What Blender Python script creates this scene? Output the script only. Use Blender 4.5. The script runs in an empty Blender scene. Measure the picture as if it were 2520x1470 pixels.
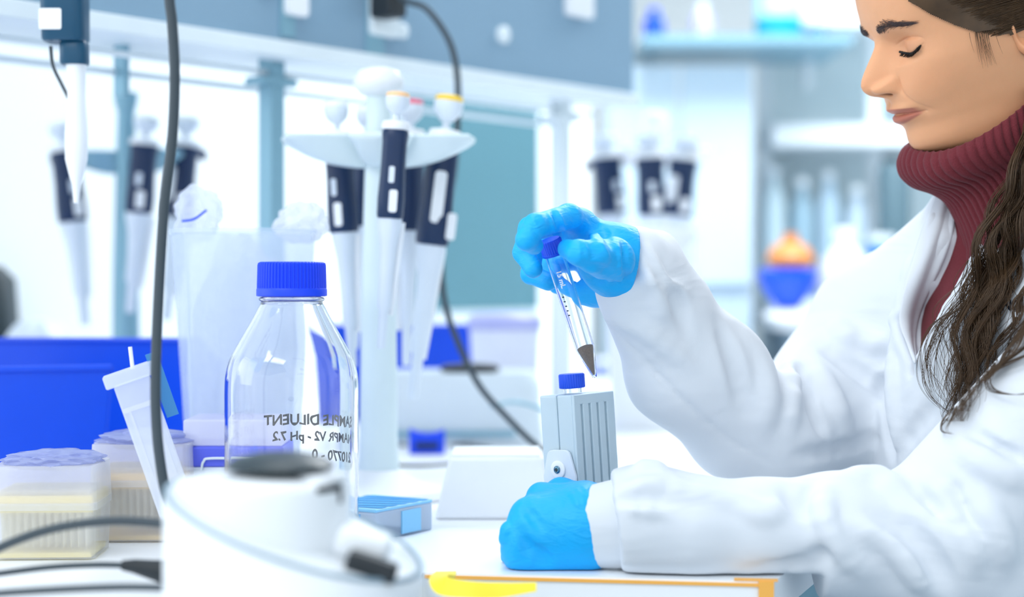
import bpy, bmesh, math, random
import numpy as np
from mathutils import Vector, Matrix, Euler

random.seed(7)
RNG = np.random.default_rng(7)
SC = bpy.context.scene
COL = SC.collection

# ------------------------------------------------------------------ camera, world, light, exposure
BENCH = 0.90                     # height of the bench top
CAMH = 0.232                     # lens above the bench top
CZ = BENCH + CAMH
FPX = 4200.0                     # focal length in pixels of the 2520 wide frame
HORIZON = 700.0

def W(px, py, s):
    """world point seen at pixel (px, py) where one millimetre measures s pixels"""
    return Vector(((px - 1260.0) / s / 1000.0, FPX / s / 1000.0, CZ - (py - HORIZON) / s / 1000.0))

cam_d = bpy.data.cameras.new('camera')
cam = bpy.data.objects.new('camera', cam_d); COL.objects.link(cam)
cam.location = (0, 0, CZ); cam.rotation_euler = (math.radians(90), 0, 0)
cam_d.sensor_width = 36.0; cam_d.sensor_fit = 'HORIZONTAL'
cam_d.lens = FPX / 2520.0 * 36.0
cam_d.shift_y = -(735.0 - HORIZON) / 2520.0
cam_d.clip_start = 0.05
cam_d.dof.use_dof = True
cam_d.dof.focus_distance = FPX / 2.86 / 1000.0
cam_d.dof.aperture_fstop = 2.7
SC.camera = cam

world = bpy.data.worlds.new('world'); SC.world = world; world.use_nodes = True
bg = world.node_tree.nodes['Background']
bg.inputs[0].default_value = (0.88, 0.95, 1.0, 1); bg.inputs[1].default_value = 1.0

SC.view_settings.view_transform = 'Standard'; SC.view_settings.look = 'None'
SC.view_settings.gamma = 1.0; SC.view_settings.use_curve_mapping = False
SC.view_settings.exposure = 0.42

def area(name, loc, size, power, target, color=(1, 1, 1)):
    l = bpy.data.lights.new(name, 'AREA'); l.shape = 'RECTANGLE'; l.size, l.size_y = size
    l.energy = power; l.color = color
    o = bpy.data.objects.new(name, l); COL.objects.link(o); o.location = loc
    d = Vector(target) - Vector(loc); o.rotation_euler = d.to_track_quat('-Z', 'Y').to_euler()
    return o
# ceiling luminaires of the laboratory (2.7 m up) and the bright window front to the left
area('ceiling_light_over_bench', (-0.2, 1.5, 2.66), (1.2, 0.6), 6, (0.0, 1.5, 0.9), (0.97, 0.985, 1.0))
area('ceiling_light_far', (0.9, 3.6, 2.66), (1.6, 1.0), 52, (0.9, 3.6, 0.9), (0.95, 0.98, 1.0))
area('ceiling_light_front', (-0.9, 0.1, 2.66), (1.4, 0.8), 20, (0.2, 1.5, 1.0), (1.0, 0.99, 0.97))
area('window_light', (-3.2, 1.2, 1.9), (2.2, 1.6), 16, (0.4, 1.6, 1.0), (0.90, 0.96, 1.0))

# ------------------------------------------------------------------ helpers
def lin(c):
    if isinstance(c, str):
        c = c.lstrip('#'); c = [int(c[i:i + 2], 16) / 255 for i in (0, 2, 4)]
    return tuple(((v / 12.92) if v <= 0.04045 else ((v + 0.055) / 1.055) ** 2.4) for v in c)

MATS = {}
def mat(name, col, rough=0.5, metal=0.0, trans=0.0, ior=1.45, alpha=1.0, emit=None, estr=0.0,
        var=0.03, nscale=30.0, bump=0.0, bscale=200.0, sss=0.0, coat=0.0, spec=0.5, translucent=0.0, vcol=None, sheen=0.0):
    if name in MATS: return MATS[name]
    m = bpy.data.materials.new(name); m.use_nodes = True
    nt = m.node_tree; N = nt.nodes; L = nt.links
    b = N['Principled BSDF']; out = N['Material Output']
    c = lin(col)
    tc = N.new('ShaderNodeTexCoord')
    nz = N.new('ShaderNodeTexNoise'); nz.inputs['Scale'].default_value = nscale; nz.inputs['Detail'].default_value = 3
    L.new(tc.outputs['Object'], nz.inputs['Vector'])
    mx = N.new('ShaderNodeMix'); mx.data_type = 'RGBA'
    mx.inputs[6].default_value = (*[v * (1 - var) for v in c], 1)
    mx.inputs[7].default_value = (*[min(1, v * (1 + var)) for v in c], 1)
    L.new(nz.outputs['Fac'], mx.inputs[0])
    colsock = mx.outputs[2]
    if vcol:
        at = N.new('ShaderNodeAttribute'); at.attribute_name = vcol
        m2 = N.new('ShaderNodeMix'); m2.data_type = 'RGBA'; m2.blend_type = 'MULTIPLY'; m2.inputs[0].default_value = 1
        L.new(at.outputs['Color'], m2.inputs[6]); L.new(colsock, m2.inputs[7]); colsock = m2.outputs[2]
    L.new(colsock, b.inputs['Base Color'])
    b.inputs['Roughness'].default_value = rough; b.inputs['Metallic'].default_value = metal
    b.inputs['Transmission Weight'].default_value = trans; b.inputs['IOR'].default_value = ior
    b.inputs['Alpha'].default_value = alpha; b.inputs['Coat Weight'].default_value = coat
    b.inputs['Specular IOR Level'].default_value = spec
    b.inputs['Sheen Weight'].default_value = sheen
    if sss:
        b.inputs['Subsurface Weight'].default_value = sss
        b.inputs['Subsurface Radius'].default_value = (1.0, 0.45, 0.25); b.inputs['Subsurface Scale'].default_value = 0.004
    if emit:
        b.inputs['Emission Color'].default_value = (*lin(emit), 1); b.inputs['Emission Strength'].default_value = estr
    if bump:
        n2 = N.new('ShaderNodeTexNoise'); n2.inputs['Scale'].default_value = bscale; n2.inputs['Detail'].default_value = 4
        L.new(tc.outputs['Object'], n2.inputs['Vector'])
        bp = N.new('ShaderNodeBump'); bp.inputs['Strength'].default_value = bump; bp.inputs['Distance'].default_value = 0.001
        L.new(n2.outputs['Fac'], bp.inputs['Height']); L.new(bp.outputs['Normal'], b.inputs['Normal'])
    if translucent:
        tl = N.new('ShaderNodeBsdfTranslucent'); L.new(colsock, tl.inputs['Color'])
        ms = N.new('ShaderNodeMixShader'); ms.inputs[0].default_value = translucent
        L.new(b.outputs[0], ms.inputs[1]); L.new(tl.outputs[0], ms.inputs[2]); L.new(ms.outputs[0], out.inputs['Surface'])
    MATS[name] = m
    return m

def film(name, col, clear, rough=0.2):
    """frosted thin plastic: partly see-through, partly white"""
    if name in MATS: return MATS[name]
    m = bpy.data.materials.new(name); m.use_nodes = True
    nt = m.node_tree; N = nt.nodes; L = nt.links; b = N['Principled BSDF']; out = N['Material Output']
    tc = N.new('ShaderNodeTexCoord'); nz = N.new('ShaderNodeTexNoise'); nz.inputs['Scale'].default_value = 25
    L.new(tc.outputs['Object'], nz.inputs['Vector'])
    mp = N.new('ShaderNodeMapRange'); mp.inputs[3].default_value = clear - 0.08; mp.inputs[4].default_value = clear + 0.08
    L.new(nz.outputs['Fac'], mp.inputs[0])
    b.inputs['Base Color'].default_value = (*lin(col), 1); b.inputs['Roughness'].default_value = rough
    tr = N.new('ShaderNodeBsdfTransparent'); tl = N.new('ShaderNodeBsdfTranslucent'); tl.inputs[0].default_value = (*lin(col), 1)
    m1 = N.new('ShaderNodeMixShader'); m1.inputs[0].default_value = 0.45
    L.new(b.outputs[0], m1.inputs[1]); L.new(tl.outputs[0], m1.inputs[2])
    m2 = N.new('ShaderNodeMixShader'); L.new(mp.outputs[0], m2.inputs[0])
    L.new(m1.outputs[0], m2.inputs[1]); L.new(tr.outputs[0], m2.inputs[2]); L.new(m2.outputs[0], out.inputs['Surface'])
    MATS[name] = m
    return m

def tag(o, label=None, cat=None, group=None, kind=None):
    if label: o['label'] = label
    if cat: o['category'] = cat
    if group: o['group'] = group
    if kind: o['kind'] = kind
    return o

def thing(name, label, cat, loc, rot=None, group=None):
    o = bpy.data.objects.new(name, None); COL.objects.link(o); o.location = loc
    o.empty_display_size = 0.02
    if rot is not None: o.rotation_euler = rot
    return tag(o, label, cat, group)

class MB:
    """collects shapes into one mesh"""
    def __init__(self): self.v = []; self.f = []
    def add(self, vs, fs, M=None):
        n = len(self.v)
        self.v += [tuple(M @ Vector(p)) if M is not None else tuple(p) for p in vs]
        self.f += [tuple(i + n for i in f) for f in fs]
        return self
    def box(self, c, size, M=None):
        c = Vector(c); h = Vector(size) / 2
        vs = [c + Vector((sx * h.x, sy * h.y, sz * h.z)) for sz in (-1, 1) for sy in (-1, 1) for sx in (-1, 1)]
        fs = [(0, 2, 3, 1), (4, 5, 7, 6), (0, 1, 5, 4), (2, 6, 7, 3), (0, 4, 6, 2), (1, 3, 7, 5)]
        return self.add(vs, fs, M)
    def prism(self, poly, z0, z1, M=None):
        n = len(poly)
        vs = [(p[0], p[1], z0) for p in poly] + [(p[0], p[1], z1) for p in poly]
        fs = [tuple(range(n - 1, -1, -1)), tuple(range(n, 2 * n))] + [(i, (i + 1) % n, n + (i + 1) % n, n + i) for i in range(n)]
        return self.add(vs, fs, M)
    def lathe(self, prof, segs=32, M=None, ribs=None, sx=1.0, sy=1.0, cap=True):
        vs = []; fs = []; n = len(prof)
        for k, (r, z) in enumerate(prof):
            for i in range(segs):
                a = 2 * math.pi * i / segs
                rr = r + (ribs(k, i) if ribs else 0)
                vs.append((rr * math.cos(a) * sx, rr * math.sin(a) * sy, z))
        for k in range(n - 1):
            for i in range(segs):
                j = (i + 1) % segs
                fs.append((k * segs + i, k * segs + j, (k + 1) * segs + j, (k + 1) * segs + i))
        if cap:
            fs.append(tuple(range(segs - 1, -1, -1))); fs.append(tuple((n - 1) * segs + i for i in range(segs)))
        return self.add(vs, fs, M)
    def tube(self, path, rad, segs=10, M=None, flat=1.0, cap=True):
        path = [Vector(p) for p in path]; n = len(path)
        if not hasattr(rad, '__len__'): rad = [rad] * n
        vs = []; fs = []; up = None
        for k in range(n):
            t = (path[min(k + 1, n - 1)] - path[max(k - 1, 0)]).normalized()
            if up is None:
                up = Vector((0, 0, 1)) if abs(t.z) < 0.9 else Vector((0, 1, 0))
            side = t.cross(up).normalized(); up = side.cross(t).normalized()
            for i in range(segs):
                a = 2 * math.pi * i / segs
                vs.append(path[k] + side * math.cos(a) * rad[k] + up * math.sin(a) * rad[k] * flat)
        for k in range(n - 1):
            for i in range(segs):
                j = (i + 1) % segs
                fs.append((k * segs + i, k * segs + j, (k + 1) * segs + j, (k + 1) * segs + i))
        if cap:
            fs.append(tuple(range(segs - 1, -1, -1))); fs.append(tuple((n - 1) * segs + i for i in range(segs)))
        return self.add(vs, fs, M)
    def sphere(self, c, r, M=None, seg=20, rings=12):
        r = Vector((r, r, r)) if not hasattr(r, '__len__') else Vector(r); c = Vector(c)
        vs = [c + Vector((0, 0, -r.z))]; fs = []
        for k in range(1, rings):
            ph = -math.pi / 2 + math.pi * k / rings
            for i in range(seg):
                a = 2 * math.pi * i / seg
                vs.append(c + Vector((r.x * math.cos(ph) * math.cos(a), r.y * math.cos(ph) * math.sin(a), r.z * math.sin(ph))))
        vs.append(c + Vector((0, 0, r.z)))
        for i in range(seg):
            j = (i + 1) % seg
            fs.append((0, 1 + j, 1 + i))
            for k in range(rings - 2):
                a = 1 + k * seg
                fs.append((a + i, a + j, a + seg + j, a + seg + i))
            fs.append((1 + (rings - 2) * seg + i, 1 + (rings - 2) * seg + j, len(vs) - 1))
        return self.add(vs, fs, M)
    def build(self, name, m, parent=None, smooth=True, bevel=0.0, world=False, sub=0, angle=40):
        me = bpy.data.meshes.new(name)
        vs = self.v
        if world and parent is not None:
            inv = parent_matrix(parent).inverted(); vs = [tuple(inv @ Vector(p)) for p in vs]
        me.from_pydata(vs, [], self.f); me.update()
        return finish(name, me, m, parent, smooth, bevel, sub, angle)

def parent_matrix(o):
    M = Matrix.LocRotScale(o.location, o.rotation_euler, o.scale)
    return (parent_matrix(o.parent) @ M) if o.parent else M

def finish(name, me, m, parent=None, smooth=True, bevel=0.0, sub=0, angle=40):
    o = bpy.data.objects.new(name, me); COL.objects.link(o)
    if m: me.materials.append(m)
    if parent is not None: o.parent = parent
    if smooth:
        me.polygons.foreach_set('use_smooth', [True] * len(me.polygons))
        if angle < 179: me.set_sharp_from_angle(angle=math.radians(angle))
    if bevel:
        b = o.modifiers.new('bevel', 'BEVEL'); b.width = bevel; b.segments = 3; b.limit_method = 'ANGLE'; b.angle_limit = math.radians(35)
        b.harden_normals = False
    if sub:
        s = o.modifiers.new('sub', 'SUBSURF'); s.levels = sub; s.render_levels = sub
    return o

def copy_tree(o, parent=None):
    c = o.copy(); COL.objects.link(c)
    if parent is not None: c.parent = parent
    for ch in list(o.children): copy_tree(ch, c)
    return c

def spline(pts, n):
    """Catmull-Rom through pts (Vectors or tuples), n samples"""
    P = [np.array(p, float) for p in pts]; P = [2 * P[0] - P[1]] + P + [2 * P[-1] - P[-2]]
    m = len(P) - 3; out = []
    for i in range(n):
        u = i / (n - 1) * m; k = min(int(u), m - 1); t = u - k
        a, b, c, d = P[k], P[k + 1], P[k + 2], P[k + 3]
        out.append(0.5 * ((2 * b) + (-a + c) * t + (2 * a - 5 * b + 4 * c - d) * t * t + (-a + 3 * b - 3 * c + d) * t ** 3))
    return out

def rrect(w, h, r, n=5):
    pts = []
    for cx, cy, a0 in ((w / 2 - r, h / 2 - r, 0), (-w / 2 + r, h / 2 - r, 90), (-w / 2 + r, -h / 2 + r, 180), (w / 2 - r, -h / 2 + r, 270)):
        for i in range(n + 1):
            a = math.radians(a0 + 90 * i / n); pts.append((cx + r * math.cos(a), cy + r * math.sin(a)))
    return pts

RX90 = Matrix.Rotation(math.radians(90), 4, 'X')      # prism height (z) -> -y, towards the camera

# ------------------------------------------------------------------ materials
M_bench = mat('bench_laminate', '#f4f8fc', 0.35, var=0.015, nscale=8)
M_wall = mat('white_wall', '#eef4f6', 0.8, var=0.02, nscale=4)
M_wallgrey = mat('pale_blue_wall', '#c3d9e8', 0.7, var=0.03, nscale=3)
M_panel = mat('grey_panel', '#86a6be', 0.45, var=0.03, nscale=5)
M_teal = mat('teal_grey_panel', '#4d7885', 0.6, var=0.05, nscale=5)
M_lip = mat('white_lip', '#e4eff5', 0.4)
M_steel = mat('painted_steel', '#86b0c2', 0.35, metal=0.3)
M_white = mat('white_plastic', '#eef2f7', 0.35)
M_white2 = mat('cool_white_plastic', '#dce6f2', 0.4)
M_black = mat('black_rubber', '#22292f', 0.5, bump=0.1)
M_cable = mat('cable_jacket', '#3a464f', 0.42, var=0.05)
M_navy = mat('navy_plastic', '#0b2a50', 0.35, var=0.1)
M_tealplastic = mat('teal_plastic', '#0a4766', 0.35, var=0.08)
M_blue = mat('royal_blue_plastic', '#0a46e8', 0.42, var=0.04)
M_bin = mat('blue_bin_plastic', '#064de0', 0.32, var=0.05)
M_cap = mat('blue_cap_plastic', '#0b43f0', 0.45, var=0.03)
M_orange = mat('orange_edge', '#f9b755', 0.5)
M_yellow = mat('yellow_plastic', '#ffe53a', 0.5)
M_floor = mat('grey_floor', '#7f95a5', 0.5, var=0.08, nscale=6)
M_ceil = mat('ceiling_white', '#f2f5f7', 0.8)
M_glass = mat('clear_glass', '#ffffff', 0.0, trans=1.0, ior=1.47, var=0.0)
M_clear = film('clear_film', '#eef4ff', 0.55)
M_frost = film('frosted_plastic', '#f1f4fb', 0.42)
M_ink = mat('marker_ink', '#0a2238', 0.6)

# ------------------------------------------------------------------ the setting
def struct(name, mb, m, bevel=0.0, **k):
    o = mb.build(name, m, None, smooth=False, bevel=bevel); o['kind'] = 'structure'; return o

struct('floor', MB().box((0, 3.0, -0.02), (9.0, 9.0, 0.04)), M_floor)
struct('ceiling', MB().box((0, 3.0, 2.72), (9.0, 9.0, 0.04)), M_ceil)
struct('wall_back', MB().box((0, 6.0, 1.35), (9.0, 0.1, 2.7)), M_wall)
struct('wall_right', MB().box((3.6, 3.0, 1.35), (0.1, 9.0, 2.7)), M_wall)

# shelf line: direction d recedes to the right, n faces the room
ANG = math.radians(38.5)
SD = Vector((math.sin(ANG), math.cos(ANG), 0)); SN = Vector((math.cos(ANG), -math.sin(ANG), 0))
SO = Vector((-1038 / 2200.0, FPX / 2200.0, 0))
def sh(t, off, z): return SO + SD * t + SN * off + Vector((0, 0, z))
def sh_t(px, off):
    o = SO + SN * off; k = (px - 1260) / FPX
    return (k * o.y - o.x) / (SD.x - k * SD.y)
def sh_frame(t, off, z):
    M = Matrix.Translation(sh(t, off, z)) @ Matrix.Rotation(-(ANG - math.pi / 2) , 4, 'Z')
    return M      # local x along the shelf, local -y towards the room
def sh_box(mb, t0, t1, o0, o1, z0, z1):
    # o: distance in front of the shelf face (+ towards the room)
    M = sh_frame((t0 + t1) / 2, 0, 0)
    return mb.box((0, -(o0 + o1) / 2, (z0 + z1) / 2), (abs(t1 - t0), abs(o1 - o0), z1 - z0), M)

ZB = CZ + 671 / 2200.0
tA, tB = sh_t(-260, 0), sh_t(1560, 0)
wall = MB(); sh_box(wall, sh_t(-300, -0.9) - 0.9, sh_t(1450, -0.9), -0.95, -0.9, 0, 2.7)
struct('wall_left', wall, M_wall)

# bench: continuous white top with an orange edge band
FR = Vector((0.2044, 1.331, 0)); FL = Vector((-0.0719, 1.3725, 0))
bench = thing('lab_bench', 'long white laboratory bench with a thin orange front edge', 'bench', (0.1, 2.0, 0))
poly = [(FL.x, FL.y), (FR.x, FR.y), (FR.x + 0.385 * 2.7, FR.y + 2.7), (sh_t(1450, -0.89) * SD.x + (SO - SN * 0.89).x, 4.25),
        tuple(sh(-0.9, -0.89, 0))[:2], (-1.9, 0.8), (-0.065, 0.8)]
t = MB(); t.prism(poly, BENCH - 0.028, BENCH)
t.build('worktop', M_bench, bench, smooth=False, world=True)
ed = (FR - FL).normalized(); en = Vector((ed.y, -ed.x, 0))
e = MB()
Me = Matrix.Translation(Vector((FL.x, FL.y, BENCH)) + en * 0.0008) @ Matrix.Rotation(math.atan2(ed.y, ed.x), 4, 'Z')
Ln = (FR - FL).length
e.box((Ln / 2 - 0.004, 0, -0.0030), (Ln - 0.012, 0.0016, 0.0026), Me)
e.build('edge_band', M_orange, bench, smooth=False, world=True)
e = MB(); e.box((Ln - 0.014, 0.005, 0.0004), (0.034, 0.010, 0.0008), Me); e.box((Ln - 0.006, -0.001, -0.0128), (0.012, 0.0018, 0.026), Me)
e.build('corner_tape', M_orange, bench, smooth=False, world=True)
e = MB(); e.box((Ln / 2 - 0.01, 0.012, -0.12), (Ln - 0.02, 0.02, 0.20), Me)
e.build('apron', M_bench, bench, smooth=False, world=True)
for q in [(0.30, 1.75), (1.1, 4.2), (-1.0, 1.0), (-0.12, 0.9)]:
    MB().box((q[0], q[1], 0.436), (0.05, 0.05, 0.872)).build('leg', M_steel, bench, smooth=False, world=True)
MB().box((0.05, 2.9, 0.5), (0.5, 0.04, 0.7)).build('back_panel', M_panel, bench, smooth=False, world=True)

# over-bench service shelf with sockets
sv = thing('service_shelf', 'grey over-bench shelf with white lip and socket plates', 'shelf', sh(0.3, 0, BENCH))
m = MB(); sh_box(m, tA, tB, -0.22, 0.0, ZB, ZB + 0.34); m.build('panel', M_panel, sv, smooth=False, world=True, bevel=0.003)
m = MB(); sh_box(m, tA, tB, -0.03, 0.012, ZB - 0.021, ZB - 0.0005); m.build('lip', M_lip, sv, smooth=False, world=True, bevel=0.002)
m = MB(); sh_box(m, tA, tB, -0.20, -0.03, ZB - 0.014, ZB); m.build('underside', M_lip, sv, smooth=False, world=True)
for dz, off, r in ((-0.034, -0.05, 0.004), (-0.046, -0.12, 0.0045)):
    MB().tube([sh(tA, off, ZB + dz), sh(tB - 0.04, off, ZB + dz)], r, 8).build('rail', M_lip, sv, world=True)
for px, zc in ((685, None), (1395, None), (-140, None)):
    tt = sh_t(px, -0.04)
    m = MB(); sh_box(m, tt - 0.0125, tt + 0.0125, -0.065, -0.04, BENCH, ZB - 0.014)
    m.build('post', M_steel if px == 685 else M_lip, sv, smooth=False, world=True, bevel=0.002)
    m = MB(); sh_box(m, tt - 0.03, tt + 0.03, -0.07, -0.036, ZB - 0.05, ZB - 0.04)
    m.build('bracket', M_steel if px == 685 else M_lip, sv, smooth=False, world=True)
tt = sh_t(312, -0.1); m = MB(); sh_box(m, tt - 0.004, tt + 0.004, -0.12, -0.1, ZB - 0.075, ZB - 0.014)
m.build('bracket', M_steel, sv, smooth=False, world=True)
for px, dz, w, h in ((732, 0.075, 0.036, 0.085), (948, 0.075, 0.052, 0.10), (1430, 0.165, 0.062, 0.12)):
    tt = sh_t(px, 0.01); m = MB()
    m.prism(rrect(w, h, 0.006), 0, 0.014, sh_frame(tt, 0, ZB + dz) @ RX90)
    m.build('socket_plate', M_white if px != 948 else M_lip, sv, world=True, bevel=0.002)
for px, dz, r in ((638, 0.058, 0.006), (657, 0.058, 0.006), (985, 0.038, 0.011), (1235, 0.058, 0.013)):
    tt = sh_t(px, 0.0); m = MB(); m.lathe([(r, 0), (r, 0.006), (r * 0.6, 0.009)], 16, sh_frame(tt, 0, ZB + dz) @ RX90)
    m.build('screw_cap', M_lip, sv, world=True)
tt = sh_t(716, 0); m = MB(); sh_box(m, tt - 0.02, tt + 0.004, -0.0, 0.004, ZB + 0.006, ZB + 0.10); m.build('cover_strip', M_steel, sv, smooth=False, world=True)
tt = sh_t(925, 0); m = MB(); sh_box(m, tt - 0.02, tt + 0.012, -0.0, 0.004, ZB + 0.001, ZB + 0.10); m.build('cover_strip', M_steel, sv, smooth=False, world=True)

# teal-grey board on the wall behind the stand
t0, t1 = sh_t(1012, -0.86), sh_t(1340, -0.86)
tb = thing('pin_board', 'dull teal-grey board on the wall behind the pipette stand', 'board', sh((t0 + t1) / 2, -0.88, 1.07))
m = MB(); sh_box(m, t0, t1, -0.895, -0.875, 1.075, 1.60); m.build('board', M_teal, tb, smooth=False, world=True)
m = MB(); sh_box(m, t0 - 0.015, t1 + 0.015, -0.898, -0.885, 1.06, 1.615); m.build('frame', M_lip, tb, smooth=False, world=True)

# ------------------------------------------------------------------ plug and hanging cable of the service shelf
plug_t = sh_t(950, 0.03)
cb = thing('mains_cable', 'black cable drooping from the wall socket down behind the pipettes', 'cable', W(1120, 1130, 1.85))
m = MB(); p0 = sh(plug_t, 0.016, ZB + 0.07)
m.box((0, -0.02, 0), (0.034, 0.04, 0.05), sh_frame(plug_t, 0.014, ZB + 0.070)); m.build('plug', M_black, cb, world=True, bevel=0.006)
pts = [sh(plug_t, 0.045, ZB + 0.082), W(1000, 2, 1.93), W(1050, 22, 1.95), W(1100, 90, 1.95), W(1122, 160, 1.95), W(1127, 250, 1.95), W(1120, 400, 1.95), W(1100, 520, 1.95),
       W(1086, 640, 1.95), W(1096, 750, 1.95), W(1130, 850, 1.95), W(1180, 950, 1.95), W(1250, 1030, 1.95), W(1330, 1105, 1.95), W(1420, 1158, 1.98), W(1520, 1170, 2.0)]
m = MB(); m.tube(spline(pts, 90), 0.0042, 8); m.build('cord', M_cable, cb, world=True)

# ------------------------------------------------------------------ pipettes
def superloft(rows, segs=28, n=2.6):
    """rows: (z, rx, ry, cx, cy)"""
    mb = MB(); vs = []; fs = []
    for (z, rx, ry, cx, cy) in rows:
        for i in range(segs):
            a = 2 * math.pi * i / segs; c, s = math.cos(a), math.sin(a)
            vs.append((cx + rx * math.copysign(abs(c) ** (2 / n), c), cy + ry * math.copysign(abs(s) ** (2 / n), s), z))
    for k in range(len(rows) - 1):
        for i in range(segs):
            j = (i + 1) % segs
            fs.append((k * segs + i, k * segs + j, (k + 1) * segs + j, (k + 1) * segs + i))
    fs.append(tuple(range(segs - 1, -1, -1))); fs.append(tuple((len(rows) - 1) * segs + i for i in range(segs)))
    return mb.add(vs, fs)

def make_pipette(capm, label, strip=True):
    """axis z, tip at z = 0, front faces -y"""
    r = thing('pipette', label, 'pipette', (0, 0, 0))
    m = MB(); m.lathe([(0.0045, 0.0), (0.0058, 0.004), (0.0066, 0.05), (0.0095, 0.056), (0.0098, 0.10), (0.0120, 0.14), (0.0165, 0.168), (0.0168, 0.176)], 24)
    m.build('shaft', M_white2, r)
    m = MB(); m.tube([(0.009, 0.006, 0.045), (0.0125, 0.006, 0.10), (0.016, 0.006, 0.17)], [0.004, 0.0045, 0.005], 8); m.build('tip_ejector', M_white, r)
    superloft([(0.174, 0.0165, 0.0175, 0, 0), (0.178, 0.0178, 0.019, 0, 0), (0.20, 0.0182, 0.0195, 0, 0), (0.24, 0.0165, 0.018, 0, 0),
               (0.275, 0.0165, 0.018, 0, 0), (0.288, 0.018, 0.021, 0, 0.002), (0.293, 0.0165, 0.019, 0, 0.002)]).build('handle', M_navy, r)
    m = MB(); m.tube(spline([(0, 0.008, 0.288), (0, 0.028, 0.292), (0, 0.045, 0.288), (0, 0.054, 0.276)], 12), [0.010] * 4 + [0.009] * 4 + [0.008, 0.007, 0.006, 0.004], 12, flat=0.55)
    m.build('finger_hook', M_navy, r)
    m = MB(); m.lathe([(0.012, 0.290), (0.019, 0.293), (0.0195, 0.299), (0.017, 0.304), (0.006, 0.306)], 28); m.build('collar', M_white, r)
    m = MB(); m.lathe([(0.0045, 0.304), (0.0045, 0.318)], 12); m.build('plunger_stem', M_white2, r)
    m = MB(); m.lathe([(0.007, 0.314), (0.0145, 0.322), (0.0165, 0.330), (0.0165, 0.336), (0.0145, 0.338)], 28); m.build('plunger_knob', M_white2, r)
    m = MB(); m.lathe([(0.0150, 0.3355), (0.0160, 0.339), (0.0148, 0.3425), (0.009, 0.344)], 28); m.build('knob_cap', capm, r)
    def plate(w, h, z, x, name, mm, y=-0.0192):
        q = MB(); q.prism(rrect(w, h, min(w, h) * 0.3), 0, 0.0016, Matrix.Translation((x, y + 0.0004, z)) @ RX90); return q.build(name, mm, r)
    if strip:
        st = plate(0.014, 0.058, 0.228, -0.006, 'label', M_white, -0.0180)
    else:
        plate(0.0075, 0.022, 0.232, 0.0, 'volume_window', M_white2, -0.0182)
    plate(0.011, 0.030, 0.197, 0.004 if not strip else 0.013, 'volume_window', M_white, -0.0186)
    return r

def place(root, base, tilt_x, tilt_y, rz, scale=1.0):
    root.location = base; root.rotation_euler = Euler((tilt_x, tilt_y, rz), 'XYZ'); root.scale = (scale,) * 3
    return root

def make_stand(name, label, base, height, mcol, k=1.0, disc=True, group=None, arms=((0, 1),)):
    r = thing(name, label, 'pipette stand', base, None, group)
    m = MB(); m.lathe([(0.085 * k, 0), (0.088 * k, 0.004), (0.085 * k, 0.010), (0.045 * k, 0.018), (0.026 * k, 0.030)], 40); m.build('base', M_white, r)
    m = MB(); m.lathe([(0.024 * k, 0.02), (0.021 * k, 0.05), (0.019 * k, height * 0.5), (0.013 * k, height - 0.03)], 28); m.build('column', mcol, r)
    m = MB()
    if disc:
        m.lathe([(0.008 * k, height - 0.034), (0.020 * k, height - 0.030), (0.027 * k, height - 0.022), (0.028 * k, height - 0.014), (0.022 * k, height - 0.004), (0.010 * k, height)], 28)
    else:
        m.lathe([(0.013 * k, height - 0.03), (0.018 * k, height - 0.012), (0.018 * k, height)], 20)
    m.build('top_knob', mcol if not disc else M_white, r)
    return r

def arm(stand, ang, z, reach, mm, wid=0.030):
    """scoop shaped cradle reaching out from the column"""
    c, s = math.cos(ang), math.sin(ang)
    M = Matrix.Rotation(ang, 4, 'Z')
    m = MB()
    rows = []
    n = 9
    for i in range(n):
        u = i / (n - 1); x = 0.012 + reach * u
        drop = 0.030 * (1 - u ** 2.2); hw = wid * (0.55 + 0.45 * math.sin(u * math.pi * 0.75))
        rows.append((x, hw, drop))
    vs = []; fs = []
    for (x, hw, drop) in rows:
        for y, zz in ((-hw, 0), (hw, 0), (hw * 0.9, -0.007), (hw * 0.45, -0.008 - drop * 0.9), (-hw * 0.45, -0.008 - drop * 0.9), (-hw * 0.9, -0.007)):
            vs.append((x, y, z + zz))
    for i in range(n - 1):
        for j in range(6):
            a, b = i * 6 + j, i * 6 + (j + 1) % 6
            fs.append((a, b, b + 6, a + 6))
    fs += [tuple(range(5, -1, -1)), tuple((n - 1) * 6 + j for j in range(6))]
    m.add(vs, fs, M)
    return m.build('cradle_arm', mm, stand, bevel=0.003)

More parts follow.
